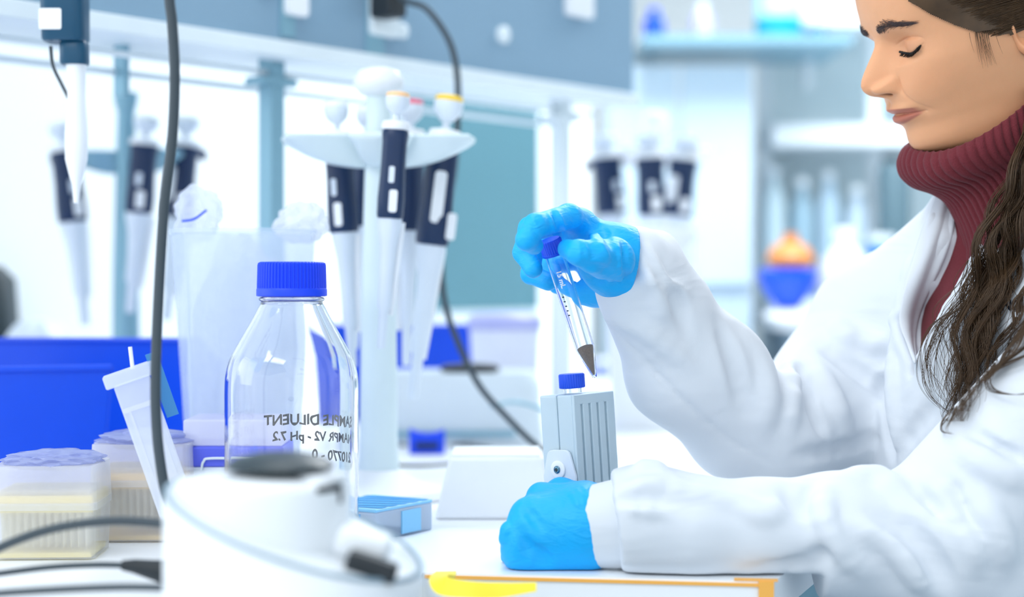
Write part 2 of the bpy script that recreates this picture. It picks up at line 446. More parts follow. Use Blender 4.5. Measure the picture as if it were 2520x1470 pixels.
S0 = 2.25
sb = W(932, HORIZON + CAMH * 1000 * S0, S0); sb.z = BENCH
HS = (1222 - 166) / S0 / 1000
M_standw = mat('stand_plastic', '#d9e9ee', 0.4)
stand = make_stand('pipette_stand', 'white carousel pipette stand behind the glass bottle', sb, HS, M_standw)
zarm = (1222 - 336) / S0 / 1000
for a, rc, wd in ((193, 0.092, 0.030), (262, 0.045, 0.024), (300, 0.04, 0.022), (354, 0.092, 0.030), (40, 0.055, 0.024)):
    arm(stand, math.radians(a), zarm, rc, M_standw, wd)
M_capw = mat('knob_white', '#f3f7f2', 0.4); M_capo = mat('knob_orange', '#ffd0a0', 0.4); M_capy = mat('knob_yellow', '#ffd23c', 0.4); M_capr = mat('knob_red', '#f0708a', 0.4)
PG = 'pipettes hanging on the main stand'
def hang(px_top, y_top, px_bot, y_bot, s, capm, label, strip, rz=0, group=PG, lean=0.0, proto=None):
    a, b = W(px_top, y_top, s), W(px_bot, y_bot, s)
    L = (a - b).length; ax = (a - b).normalized()
    r = make_pipette(capm, label, strip)
    if group: r['group'] = group
    q = Vector((0, 0, 1)).rotation_difference(ax)
    r.rotation_euler = (q.to_matrix() @ Matrix.Rotation(math.radians(rz), 3, 'Z')).to_euler()
    r.location = b; k = L / 0.344; r.scale = (k, k, k)
    return r
hang(826, 248, 868, 905, 2.19, M_capw, 'pipette with white knob on the left cradle of the main stand', False, -25)
hang(980, 226, 938, 858, 2.42, M_capo, 'pipette with pale orange knob at the front of the main stand', False, 0)
hang(1107, 234, 1016, 982, 2.19, M_capy, 'pipette with yellow knob and long label on the main stand', True, 25)
hang(1012, 244, 1000, 900, 2.10, M_capr, 'pipette with red knob at the back of the main stand', False, 150)
m = MB(); pe = W(884, 672, 2.18)
ej = hang(905, 262, 872, 860, 2.07, M_capw, 'pipette behind the column of the main stand, mostly hidden', False, 200)
m.lathe([(0.0062, 0.072), (0.0118, 0.080), (0.0122, 0.106), (0.0108, 0.108)], 20); m.build('blue_collar', mat('sky_blue_plastic', '#1390e0', 0.4), ej)

# blurred stand on the far left
bs = W(310, HORIZON + CAMH * 1000 * 1.65, 1.65); bs.z = BENCH
st2 = make_stand('pipette_stand', 'grey pipette stand far left behind the blue bins', bs, (1083 - 228) / 1650.0, M_steel, 1.0, False)
for a in (180, 330, 0, 20): arm(st2, math.radians(a), (1083 - 372) / 1650.0, 0.075, M_steel, 0.02)
PG2 = 'pipettes on the far left stand'
for args in ((150, 300, 210, 800, 1.66, M_capw, 'leftmost pipette on the grey stand behind the blue bins', False, 30),
             (362, 285, 320, 770, 1.72, M_capw, 'middle pipette on the grey stand behind the blue bins', False, 0),
             (462, 285, 410, 790, 1.64, M_capw, 'rightmost pipette on the grey stand behind the blue bins', True, -20)):
    r_ = hang(*args, group=PG2); r_.scale = (r_.scale.x * 1.35, r_.scale.y * 1.2, r_.scale.z)
# blurred stand behind the raised hand
bs = W(1610, HORIZON + CAMH * 1000 * 1.35, 1.35); bs.z = BENCH
st3 = make_stand('pipette_stand', 'white pipette stand blurred behind the raised gloved hand', bs, (1013 - 275) / 1350.0, M_white, 1.0, True)
for a in (185, 235, 320, 350): arm(st3, math.radians(a), (1013 - 368) / 1350.0, 0.095, M_white, 0.02)
PG3 = 'pipettes on the stand behind the raised hand'
for args in ((1486, 330, 1526, 730, 1.36, M_capw, 'leftmost dark pipette behind the raised hand', False, 30),
             (1596, 330, 1616, 735, 1.44, M_capw, 'middle dark pipette behind the raised hand', False, 0),
             (1690, 335, 1640, 735, 1.38, M_capw, 'rightmost dark pipette behind the raised hand', True, -20)):
    r_ = hang(*args, group=PG3); r_.scale = (r_.scale.x * 1.7, r_.scale.y * 1.5, r_.scale.z)

# ------------------------------------------------------------------ electronic pipette hanging top left
ep = thing('electronic_pipette', 'dark teal pipette hanging at the top left with white shaft', 'pipette', W(188, 500, 2.5))
z = lambda y: (500 - y) / 2500.0
xs = lambda x: (x - 188) / 2500.0
superloft([(z(104), 0.020, 0.018, xs(162), 0), (z(98), 0.0215, 0.020, xs(162), 0), (z(0), 0.022, 0.021, xs(160), 0), (z(-140), 0.022, 0.021, xs(156), 0), (z(-260), 0.026, 0.023, xs(150), 0), (z(-275), 0.02, 0.02, xs(150), 0)], 28, 4).build('handle', M_tealplastic, ep)
m = MB(); m.prism(rrect(0.022, 0.0205, 0.002), 0, 0.0015, Matrix.Translation((xs(137), -0.0196, z(54))) @ RX90); m.build('label', M_white, ep)
superloft([(z(160), 0.0125, 0.0125, xs(184), 0), (z(154), 0.0138, 0.0135, xs(184), 0), (z(110), 0.0136, 0.0135, xs(183), 0), (z(103), 0.0125, 0.0125, xs(183), 0)], 28, 3).build('collar', M_tealplastic, ep)
m = MB(); m.lathe([(0.0028, 0), (0.0042, z(455)), (0.0062, z(440)), (0.0108, z(392)), (0.0112, z(330)), (0.0085, z(240)), (0.0092, z(175)), (0.0105, z(158))], 24); m.build('shaft', M_white, ep)
m = MB(); m.tube(spline([(xs(121), 0.005, z(112)), (xs(127), 0.005, z(160)), (xs(148), 0.005, z(205)), (xs(170), 0.004, z(250)), (xs(178), 0.002, z(290))], 20), 0.0018, 8); m.build('ejector_rod', M_cable, ep)
m = MB(); m.tube([(xs(150), 0.0, z(-255)), (xs(150), 0.03, z(-300)), tuple(sh(sh_t(150, 0.0), 0.0, ZB + 0.10) - ep.location)], 0.008, 8); m.build('hanger', M_steel, ep)

# ------------------------------------------------------------------ cables
def cable(label, pts, r, n=60, mm=None):
    a = Vector(pts[len(pts) // 2]); t_ = thing('power_cable', label, 'cable', (a.x, a.y, BENCH))
    m = MB(); m.tube(spline(pts, n), r, 12); m.build('cord', mm or M_cable, t_, world=True); return t_
cable('thick black cable hanging straight down in front of the blue bins', [Vector((-0.262, 1.29, 2.69)), W(405, -500, 3.25), W(414, -60, 3.25), W(424, 60, 3.25), W(430, 190, 3.25), W(424, 340, 3.25), W(405, 500, 3.25), W(394, 660, 3.25), W(385, 850, 3.25), W(383, 990, 3.25), W(392, 1120, 3.25), W(416, 1240, 3.25), W(470, 1340, 3.25), W(560, 1430, 3.28), W(700, 1444, 3.28)], 0.0041, 110)
cable('black cable arching over the lower left above the plug', [W(-420, 1520, 3.6), W(-200, 1440, 3.6), W(-60, 1378, 3.6), W(30, 1335, 3.6), W(130, 1302, 3.6), W(250, 1284, 3.6), W(340, 1284, 3.6), W(425, 1294, 3.62), W(520, 1320, 3.7)], 0.0031)
c2 = cable('thin black cable ending in a moulded plug at the lower left', [W(-300, 1450, 3.55), W(-100, 1425, 3.55), W(0, 1412, 3.55), W(120, 1397, 3.55), W(230, 1391, 3.55), W(315, 1392, 3.55)], 0.0022)
m = MB(); pp = [W(300, 1392, 3.55), W(330, 1394, 3.55), W(370, 1402, 3.55), W(400, 1408, 3.55), W(450, 1412, 3.55)]
m.tube(pp, [0.0035, 0.0050, 0.0068, 0.0082, 0.0082], 16); m.build('plug', M_black, c2, world=True)
cable('black cable lying lowest across the lower left corner', [W(-250, 1480, 3.85), W(-60, 1466, 3.85), W(40, 1458, 3.85), W(180, 1450, 3.85), W(300, 1446, 3.85), W(400, 1447, 3.85), W(470, 1450, 3.85)], 0.0026)

# ------------------------------------------------------------------ blue bins
def picking_bin(label, loc, w, d, h, hf, rz, t=0.0025, rim=0.006):
    r = thing('picking_bin', label, 'bin', loc, Euler((0, 0, rz)), 'blue picking bins on the bench')
    def panel(name, pts):
        n = len(pts); c = [Vector(p) for p in pts]
        nn = (c[1] - c[0]).cross(c[2] - c[0]).normalized() * t
        m = MB(); m.add([p for p in c] + [p + nn for p in c], [tuple(range(n - 1, -1, -1)), tuple(range(n, 2 * n))] + [(i, (i + 1) % n, n + (i + 1) % n, n + i) for i in range(n)])
        return m.build(name, M_bin, r, smooth=False, bevel=0.0008)
    s = 0.012
    panel('back_panel', [(-w / 2 + s, 0, 0), (-w / 2, -0.006, h), (w / 2, -0.006, h), (w / 2 - s, 0, 0)])
    panel('front_panel', [(-w / 2 + s, d, 0), (w / 2 - s, d, 0), (w / 2, d + 0.004, hf), (-w / 2, d + 0.004, hf)])
    for sg in (-1, 1):
        p = [(sg * (w / 2 - s), 0, 0), (sg * (w / 2 - s), d, 0), (sg * w / 2, d + 0.004, hf), (sg * w / 2, d * 0.12, h * 0.96), (sg * w / 2, -0.006, h)]
        panel('side_panel', p if sg > 0 else p[::-1])
        MB().tube([(sg * w / 2, -0.006, h), (sg * w / 2, d * 0.12, h * 0.96), (sg * w / 2, d + 0.004, hf)], rim / 2, 8).build('rim', M_bin, r)
    panel('bottom', [(-w / 2 + s, 0, 0.001), (w / 2 - s, 0, 0.001), (w / 2 - s, d, 0.001), (-w / 2 + s, d, 0.001)])
    MB().tube([(-w / 2, -0.006, h), (w / 2, -0.006, h)], rim * 0.6, 8).build('rim', M_bin, r)
    return r
def onbench(px, s): 
    v = W(px, 0, s); v.z = BENCH; return v
picking_bin('blue picking bin at the left edge behind the yellow tip boxes', onbench(70, 2.4), 0.165, 0.17, (1257 - 908) / 2400, 0.055, math.radians(20))
picking_bin('long blue bin behind the other one at the left', onbench(190, 2.05), 0.30, 0.10, (1176 - 838) / 2050, 0.13, math.radians(-3))
picking_bin('blue bin behind the grey instrument and the pipette stand', onbench(985, 1.45), 0.255, 0.13, (1036 - 802) / 1450, 0.12, math.radians(-3))

# dark object at the far left edge
mo = thing('dark_instrument', 'dark instrument cut off by the left edge behind the bins', 'instrument', onbench(-30, 1.5))
superloft([(0, 0.05, 0.05, 0, 0), (0.15, 0.046, 0.05, 0, 0), (0.24, 0.044, 0.045, -0.004, 0), (0.262, 0.03, 0.03, -0.01, 0)], 28, 4).build('housing', mat('dark_housing', '#26343a', 0.5), mo)
MB().box((0, -0.052, 0.16), (0.05, 0.006, 0.05)).build('display', M_steel, mo, bevel=0.002)
dk = thing('dark_vial', 'small dark vial standing behind the long blue bin', 'vial', onbench(118, 1.6))
m = MB(); m.lathe([(0.016, 0), (0.017, 0.004), (0.017, 0.10), (0.012, 0.108), (0.012, 0.125)], 20); m.build('body', mat('dark_teal_glass', '#4c6a74', 0.3), dk)
m = MB(); m.lathe([(0.014, 0.125), (0.014, 0.145), (0.012, 0.148)], 20); m.build('cap', M_black, dk)
wb = thing('white_bag', 'pale crumpled bag behind the long blue bin', 'bag', onbench(95, 1.55))
m = MB(); m.lathe([(0.06, 0), (0.075, 0.03), (0.07, 0.10), (0.05, 0.16), (0.02, 0.18)], 24, ribs=lambda k, i: 0.006 * math.sin(i * 2.1 + k)); m.build('body', M_white2, wb, sub=1)

# ------------------------------------------------------------------ far side of the laboratory
cab = thing('wall_cabinet', 'pale blue cabinet far behind the raised hand', 'cabinet', W(1700, 1400, 0.95))
cx0, cx1 = W(1490, 0, 0.95).x, W(1850, 0, 0.95).x; cy = FPX / 950.0
ztop = CZ + (700 - 128) / 950.0
MB().box(((cx0 + cx1) / 2, cy + 0.2, ztop / 2 - 0.2), (cx1 - cx0, 0.4, ztop - 0.4 + 0.8 - 0.4)).build('body', M_wallgrey, cab, smooth=False, world=True)
for i in range(2):
    w_ = (cx1 - cx0) / 2
    d_ = MB().box((cx0 + w_ * (i + 0.5), cy - 0.012, ztop - 0.32), (w_ - 0.008, 0.02, 0.56)).build('door', M_wallgrey, cab, smooth=False, world=True)
    MB().box((cx0 + w_ + (0.03 if i else -0.03), cy - 0.03, ztop - 0.5), (0.012, 0.02, 0.10)).build('handle', M_lip, d_, smooth=False, world=True)
bsx0, bsx1 = W(1575, 0, 0.97).x, W(2085, 0, 0.97).x
sb2 = thing('wall_shelf', 'blue-grey shelf board far behind carrying coloured bottles', 'shelf', W(1830, 125, 0.97))
MB().box(((bsx0 + bsx1) / 2, cy + 0.05, CZ + (700 - 112) / 960.0), (bsx1 - bsx0, 0.42, 0.022)).build('board', M_steel, sb2, smooth=False, world=True)
for x in (bsx0 + 0.05, bsx1 - 0.05):
    MB().box((x, cy + 0.22, CZ + (700 - 150) / 960.0), (0.02, 0.08, 0.08)).build('bracket', M_lip, sb2, smooth=False, world=True)
zsh = CZ + (700 - 112) / 960.0 + 0.011
def far_bottle(label, px, w, h, m_body, m_cap, base=None):
    o = thing('reagent_bottle', label, 'bottle', Vector((W(px, 0, 0.97).x, cy - 0.03, zsh)), None, 'bottles on the far shelf')
    q = MB(); q.lathe([(w * 0.48, 0), (w / 2, 0.006), (w / 2, h * 0.62), (w * 0.22, h * 0.8), (w * 0.22, h * 0.84)], 24); q.build('body', m_body, o)
    q = MB(); q.lathe([(w * 0.26, h * 0.84), (w * 0.26, h * 0.98), (w * 0.22, h)], 20); q.build('cap', m_cap, o)
    if base:
        q = MB(); q.lathe([(w * 0.52, 0.0), (w * 0.53, 0.005), (w * 0.53, h * 0.22), (w * 0.5, h * 0.225)], 24); q.build('base_band', base, o)
    return o
far_bottle('royal blue bottle at the left end of the far shelf', 1614, 0.055, 0.085, mat('far_blue', '#1c4fd0', 0.4), M_blue)
far_bottle('pale violet bottle on the far shelf', 1735, 0.055, 0.10, mat('far_violet', '#b9b5e2', 0.4), M_white2)
far_bottle('large light blue canister with teal base on the far shelf', 1925, 0.115, 0.26, mat('far_lightblue', '#a5daf2', 0.4), M_white, mat('far_teal', '#1095ac', 0.4))
far_bottle('small dark blue bottle at the right end of the far shelf', 2020, 0.045, 0.05, mat('far_blue2', '#3a6cc0', 0.4), M_white2)

b2 = thing('far_bench', 'white bench far behind the seated person', 'bench', (1.25, cy + 0.1, 0))
zb2 = CZ - 0.085
MB().box((1.42, cy + 0.2, zb2 - 0.015), (1.5, 0.7, 0.03)).build('worktop', M_bench, b2, smooth=False, world=True)
MB().box((1.42, cy + 0.25, zb2 / 2 - 0.015), (1.4, 0.55, zb2 - 0.03)).build('cabinet', M_wallgrey, b2, smooth=False, world=True)
uw = thing('upright_rack', 'tall white rack with shelves far behind the face', 'rack', (1.25, cy + 0.45, zb2))
rx0, rx1 = W(1880, 0, 0.9).x, W(2420, 0, 0.9).x; ry = FPX / 900.0
for x in (rx0, (rx0 + rx1) / 2, rx1): MB().box((x, ry, zb2 + 0.55), (0.035, 0.03, 1.1)).build('post', M_lip, uw, smooth=False, world=True)
for zz in (zb2 + 0.02, CZ + (700 - 345) / 900.0, CZ + (700 - 60) / 900.0):
    MB().box(((rx0 + rx1) / 2, ry, zz), (rx1 - rx0, 0.34, 0.055)).build('shelf_board', M_lip, uw, smooth=False, world=True)
MB().box(((rx0 + rx1) / 2, ry + 0.16, zb2 + 0.5), (rx1 - rx0, 0.02, 1.0)).build('back_panel', mat('rack_back', '#d3e4ea', 0.6), uw, smooth=False, world=True)
def far_item(name, label, cat, px, py, s, prof, m_, extra=None, zfix=None):
    o = thing(name, label, cat, Vector((W(px, 0, s).x, FPX / s / 1000, zb2 if zfix is None else zfix)))
    q = MB(); q.lathe(prof, 28); q.build('body', m_, o)
    if extra:
        for nm, pf, mm in extra: MB().lathe(pf, 28).build(nm, mm, o)
    return o
far_item('funnel', 'royal blue funnel on a white base behind the far sleeve', 'funnel', 1940, 760, 1.0,
         [(0.030, 0.02), (0.026, 0.025), (0.042, 0.045), (0.068, 0.085), (0.074, 0.118), (0.072, 0.122)], M_bin,
         [('base', [(0.06, 0), (0.062, 0.004), (0.058, 0.018), (0.03, 0.024)], M_white)])
far_item('orange_flask', 'orange round flask standing in the blue funnel', 'flask', 1945, 600, 0.985,
         [(0.02, 0.122), (0.055, 0.128), (0.060, 0.15), (0.045, 0.178), (0.02, 0.19), (0.018, 0.21), (0.02, 0.212)], mat('amber', '#d98a45', 0.4), None, zb2)
far_item('white_carboy', 'white round carboy right of the blue funnel', 'carboy', 2080, 760, 0.98,
         [(0.055, 0), (0.066, 0.01), (0.07, 0.08), (0.062, 0.14), (0.03, 0.175), (0.022, 0.19), (0.022, 0.205)], mat('far_white', '#dbe6ee', 0.5), [('cap', [(0.026, 0.2), (0.026, 0.222), (0.02, 0.225)], M_white)])
far_item('blue_box_can', 'blue can beyond the person\'s shoulder', 'can', 2168, 590, 0.95,
         [(0.034, 0), (0.036, 0.004), (0.036, 0.19), (0.034, 0.194)], mat('far_blue3', '#3f7fc8', 0.4), [('lid', [(0.036, 0.194), (0.036, 0.21), (0.03, 0.213)], M_lip)])
far_item('dark_canister', 'dark grey canister beyond the turtleneck', 'canister', 2200, 450, 0.93,
         [(0.04, 0.0), (0.042, 0.005), (0.042, 0.34), (0.03, 0.36)], mat('far_dark', '#55707c', 0.5), [('lid', [(0.03, 0.355), (0.03, 0.375), (0.026, 0.378)], M_black)], zb2 + 0.048)
for k, (px, hh, cc) in enumerate(((1905, 0.33, '#b7cfd9'), (1975, 0.30, '#93b3c4'), (2040, 0.32, '#a9c4d6'), (2110, 0.28, '#b9cfe0'))):
    far_item('gas_cylinder', ['pale', 'darker', 'bluish', 'lightest'][k] + ' tall grey cylinder under the far rack shelf, ' + ['leftmost', 'second', 'third', 'fourth'][k] + ' in its row', 'cylinder', px, 600, 0.915,
             [(0.026, 0), (0.03, 0.004), (0.03, hh * 0.8), (0.015, hh * 0.92), (0.012, hh)], mat('far_cyl%d' % k, cc, 0.5), [('valve', [(0.016, hh), (0.016, hh + 0.02), (0.010, hh + 0.024)], M_lip)], zb2 + 0.048)

# white tub under the blurred right stand
tub = thing('white_tub', 'white round tub behind the raised white sleeve', 'tub', onbench(1600, 1.52))
m = MB(); m.lathe([(0.062, 0), (0.064, 0.004), (0.074, 0.31), (0.077, 0.312), (0.077, 0.322), (0.071, 0.322), (0.060, 0.01)], 32); m.build('body', M_white, tub)
m = MB(); m.tube(spline([(-0.077, 0, 0.315), (-0.05, -0.06, 0.28), (0.0, -0.079, 0.265), (0.05, -0.06, 0.28), (0.077, 0, 0.315)], 20), 0.003, 8); m.build('handle', M_lip, tub)

# ------------------------------------------------------------------ grey instrument with black mat, clip and tubs
gi = thing('grey_instrument', 'low pale grey instrument with black top pad behind the stand', 'instrument', onbench(1130, 1.72))
superloft([(0.0, 0.118, 0.08, 0, 0.08), (0.004, 0.12, 0.082, 0, 0.08), (0.085, 0.118, 0.08, 0, 0.085), (0.104, 0.108, 0.07, 0, 0.085)], 36, 6).build('housing', mat('instrument_grey', '#d3dfe8', 0.45), gi)
m = MB(); m.lathe([(0.030, 0.103), (0.043, 0.106), (0.043, 0.111), (0.036, 0.115), (0.012, 0.117)], 32, Matrix.Translation((0.014, 0.05, 0)), sy=0.8); m.build('pad', M_black, gi)
MB().box((-0.02, -0.004, 0.018), (0.20, 0.006, 0.008)).build('seam', M_steel, gi, smooth=False)
cl = thing('blue_clip', 'small royal blue clip block in front of the grey instrument', 'clip', onbench(1052, 1.79))
m = MB(); m.prism([(-0.024, 0), (0.024, 0), (0.024, 0.034), (0.014, 0.030), (0, 0.028), (-0.014, 0.030), (-0.024, 0.035)], 0, 0.02, RX90); m.build('block', M_blue, cl, bevel=0.002)
MB().box((0, -0.021, 0.012), (0.03, 0.002, 0.008)).build('slot', M_navy, cl, smooth=False)
cable('dark cable curled flat on the bench beside the stand', [W(985, 1096, 1.72), W(1060, 1096, 1.71), W(1180, 1102, 1.74), W(1280, 1122, 1.82), W(1345, 1136, 1.87), W(1420, 1139, 1.88)], 0.0035, 40)
cable('dark cable at the foot of the pipette stand', [W(965, 1150, 1.93), W(1030, 1152, 1.94), W(1075, 1150, 1.93), W(1120, 1145, 1.91)], 0.005, 24)
cable('grey cable looping behind the metal block', [W(1210, 1000, 1.9), W(1270, 990, 1.85), W(1340, 1012, 1.85), W(1400, 1060, 1.85), W(1460, 1122, 1.85), W(1540, 1130, 1.85)], 0.0026, 30, M_steel)
pt = thing('lidded_tub', 'pale frosted tub with violet lid right of the blue bin', 'tub', onbench(1242, 1.55))
m = MB(); m.lathe([(0.046, 0), (0.048, 0.004), (0.056, 0.165), (0.054, 0.168)], 32); m.build('body', mat('lilac_white', '#dfe4f5', 0.4), pt)
m = MB(); m.lathe([(0.057, 0.160), (0.059, 0.164), (0.059, 0.178), (0.05, 0.186), (0.02, 0.188)], 32); m.build('lid', mat('violet_lid', '#b4b8ea', 0.4), pt)
pv = thing('violet_wedge', 'small violet-blue dish standing behind the tube tip', 'dish', onbench(1492, 1.0))
m = MB(); m.lathe([(0.018, 0.0), (0.022, 0.003), (0.034, 0.040), (0.035, 0.042), (0.033, 0.042), (0.018, 0.006)], 28); m.build('body', mat('violet_dish', '#8f9df0', 0.4), pv)
m = MB(); m.lathe([(0.035, 0.041), (0.036, 0.043), (0.036, 0.047), (0.02, 0.049)], 28); m.build('lid', M_white, pv)

wx = thing('white_carton', 'white slant-sided carton between bottle and metal block', 'box', onbench(1215, 2.5))
m = MB(); m.prism([(-0.058, 0), (0.06, 0), (0.05, 0.062), (-0.044, 0.062)], -0.09, 0.0, RX90); m.build('body', M_white, wx, bevel=0.004)
m = MB(); m.box((0.002, 0.045, 0.063), (0.088, 0.086, 0.003)); m.build('lid', M_bench, wx, bevel=0.001)

# ------------------------------------------------------------------ blue striped box right of the bottle
rb = thing('tip_refill_box', 'clear box with light blue striped lid beside the bottle', 'box', onbench(925, 2.737) + Vector((-0.030, 0.019, 0)), Euler((0, 0, math.radians(-32))))
M_sky = mat('sky_blue', '#22a7f5', 0.4); M_pale = mat('pale_sky', '#8fd2fb', 0.4)
BW, BD, BH = 0.070, 0.090, 0.026
MB().box((0, BD / 2, BH / 2), (BW, BD, BH)).build('body', film('pale_blue_film', '#d4e6fb', 0.25), rb, bevel=0.002, smooth=False)
MB().box((0, BD / 2, BH + 0.0015), (BW, BD, 0.003)).build('lid', M_pale, rb, smooth=False, bevel=0.001)
for i in range(6):
    y0 = -0.012 + i * 0.0165
    m = MB(); m.add([(-BW / 2 + 0.001, max(0.001, y0 + 0.010), BH + 0.0035), (-BW / 2 + 0.001, max(0.001, y0), BH + 0.0035), (BW / 2 - 0.001, min(BD - 0.001, y0 + 0.022), BH + 0.0035), (BW / 2 - 0.001, min(BD - 0.001, y0 + 0.032), BH + 0.0035)], [(0, 1, 2, 3)])
    m.build('stripe', M_sky, rb, smooth=False)
MB().box((-0.008, -0.0008, BH * 0.62), (0.052, 0.0016, 0.015)).build('label', M_sky, rb, smooth=False)
MB().box((BW / 2 + 0.0008, BD * 0.6, BH * 0.5), (0.0016, 0.03, BH * 0.8)).build('end_label', M_pale, rb, smooth=False)

# ------------------------------------------------------------------ glass bottle
SBt = 2.95
bl = onbench(718, SBt)
HB = (HORIZON + CAMH * 1000 * SBt - 645) / SBt / 1000
bo = thing('glass_bottle', 'clear glass laboratory bottle with blue screw cap and handwriting', 'bottle', bl)
zy = lambda y: (HORIZON + CAMH * 1000 * SBt - y) / SBt / 1000
xr = lambda px: px / SBt / 1000
outer = [(xr(150), 0.0), (xr(160), 0.002), (xr(164), 0.008), (xr(164), 0.02), (xr(164), zy(1250)), (xr(164), zy(1180)), (xr(164), zy(1110)), (xr(164), zy(1050)), (xr(164), zy(1000)), (xr(164), zy(960)), (xr(162), zy(925)), (xr(154), zy(890)), (xr(142), zy(865)), (xr(128), zy(840)),
         (xr(112), zy(812)), (xr(94), zy(780)), (xr(82), zy(757)), (xr(76), zy(747)), (xr(76), zy(742)), (xr(80), zy(739)), (xr(80), zy(734)), (xr(74), zy(731)), (xr(70), zy(726)), (xr(70), zy(655))]
th = 0.0026
inner = [(max(r - th * (1.0 if k > 2 else 1.2), 0.001), max(z, 0.004) if k < 3 else z) for k, (r, z) in enumerate(outer)]
def smooth_prof(p, n):
    return [(float(q[0]), float(q[1])) for q in spline([(a, b, 0) for a, b in p], n)]
o_ = smooth_prof(outer, 90); i_ = smooth_prof(inner, 90)
prof = [(0.0005, 0.0)] + o_ + i_[::-1] + [(0.0005, 0.0045)]
m = MB(); m.lathe(prof, 72, cap=False); m.build('glass_body', M_glass, bo, angle=60)
ct, cbm = zy(645), zy(730)
capprof = [(xr(80), cbm), (xr(86.5), cbm + 0.0005), (xr(86.5), cbm + 0.0058), (xr(85), cbm + 0.0068), (xr(83.5), cbm + 0.0072), (xr(82), ct - 0.003), (xr(80.5), ct - 0.001), (xr(77), ct), (xr(40), ct), (0.0005, ct)]
NR = 58
m = MB(); m.lathe(capprof, NR * 4, ribs=lambda k, i: (0.0006 if (i % 4) in (0, 1) else -0.0005) if 4 <= k <= 6 else 0)
capo = m.build('screw_cap', M_cap, bo, angle=30)
m = MB(); m.lathe([(xr(66), cbm - 0.0015), (xr(72), cbm - 0.0012), (xr(72), cbm + 0.001), (xr(66), cbm + 0.001)], 48); m.build('pouring_ring', M_blue, bo)

def text_mesh(s, size, mm, shear=0.0, ext=0.0):
    cu = bpy.data.curves.new('writing', 'FONT'); cu.body = s; cu.size = size; cu.align_x = 'LEFT'; cu.shear = shear; cu.extrude = ext
    cu.offset = size * 0.03
    o = bpy.data.objects.new('writing', cu); COL.objects.link(o)
    me = bpy.data.meshes.new_from_object(o.evaluated_get(bpy.context.evaluated_depsgraph_get()))
    bpy.data.objects.remove(o); bpy.data.curves.remove(cu)
    return me
R_t = xr(164) + 0.0003
for s_, px0, py, sz in (('SAMPLE DILUENT', 868, 1058, 0.0125), ('NAMPR V2 - pH 7.2', 866, 1098, 0.0105), ('210770 - 0', 864, 1146, 0.0115)):
    me = text_mesh(s_, sz, M_ink)
    a0 = math.asin(min(0.97, (px0 - 718) / 164.0))
    wob = random.Random(len(s_))
    for v in me.vertices:
        wv = math.sin(v.co.x * 700) * 0.0006
        a = a0 - v.co.x * 1.0 / R_t
        v.co = (R_t * math.sin(a), R_t * math.cos(a), zy(py) + v.co.y + wv)
    finish('handwriting', me, M_ink, bo, smooth=False)

# ------------------------------------------------------------------ clear beaker with film inside
bk = thing('plastic_beaker', 'tall clear plastic beaker holding crumpled film behind the bottle', 'beaker', onbench(600, 2.45))
zk = lambda y: (HORIZON + CAMH * 1000 * 2.45 - y) / 2450.0
hb = zk(566)
m = MB(); m.lathe([(0.052, 0.0), (0.054, 0.003), (0.072, hb - 0.006), (0.0755, hb - 0.004), (0.0755, hb), (0.0725, hb), (0.0705, hb - 0.008), (0.0525, 0.005), (0.0005, 0.004)], 48, cap=False); m.build('wall', film('beaker_film', '#dfeafa', 0.66), bk)
m = MB(); m.tube([(-0.046, -0.02, 0.01), (-0.052, -0.03, hb - 0.01)], 0.0016, 8); m.build('stirring_rod', M_lip, bk)
def crumple(name, c, r, parent, mm, seed, k=0.5, world=False):
    rg = np.random.default_rng(seed); bm = bmesh.new(); bmesh.ops.create_icosphere(bm, subdivisions=4, radius=1)
    ph = rg.normal(size=(10, 3)) * 3.0; of = rg.uniform(0, 6.28, 10)
    for v in bm.verts:
        p = np.array(v.co); d = 0
        for i in range(10): d += abs(math.sin(p @ ph[i] + of[i])) / 10
        v.co = Vector(c) + Vector((p[0] * r[0], p[1] * r[1], p[2] * r[2])) * (0.75 + k * (d - 0.5))
    me = bpy.data.meshes.new(name); bm.to_mesh(me); bm.free()
    return finish(name, me, mm, parent, angle=25)
fb = thing('crumpled_film', 'crumpled clear wrapping film stuffed into the plastic beaker', 'wrapping film', onbench(600, 2.45))
crumple('film', (0.0, 0, hb * 0.52), (0.066, 0.062, hb * 0.56), fb, film('wrap_film', '#e8eefc', 0.5, 0.15), 3)
crumple('film_fold', (0.058, 0.0, hb + 0.008), (0.030, 0.024, 0.024), fb, film('wrap_film2', '#f2f5fb', 0.35, 0.15), 5, 0.9)
crumple('film_fold', (-0.045, 0.0, hb + 0.016), (0.026, 0.02, 0.03), fb, film('wrap_film', '#e8eefc', 0.5), 8, 0.9)
m = MB(); m.tube(spline([(-0.058, -0.02, hb + 0.008), (-0.045, -0.025, hb + 0.010), (-0.034, -0.02, hb + 0.019)], 10), 0.0012, 6); m.build('blue_edge', M_blue, fb)

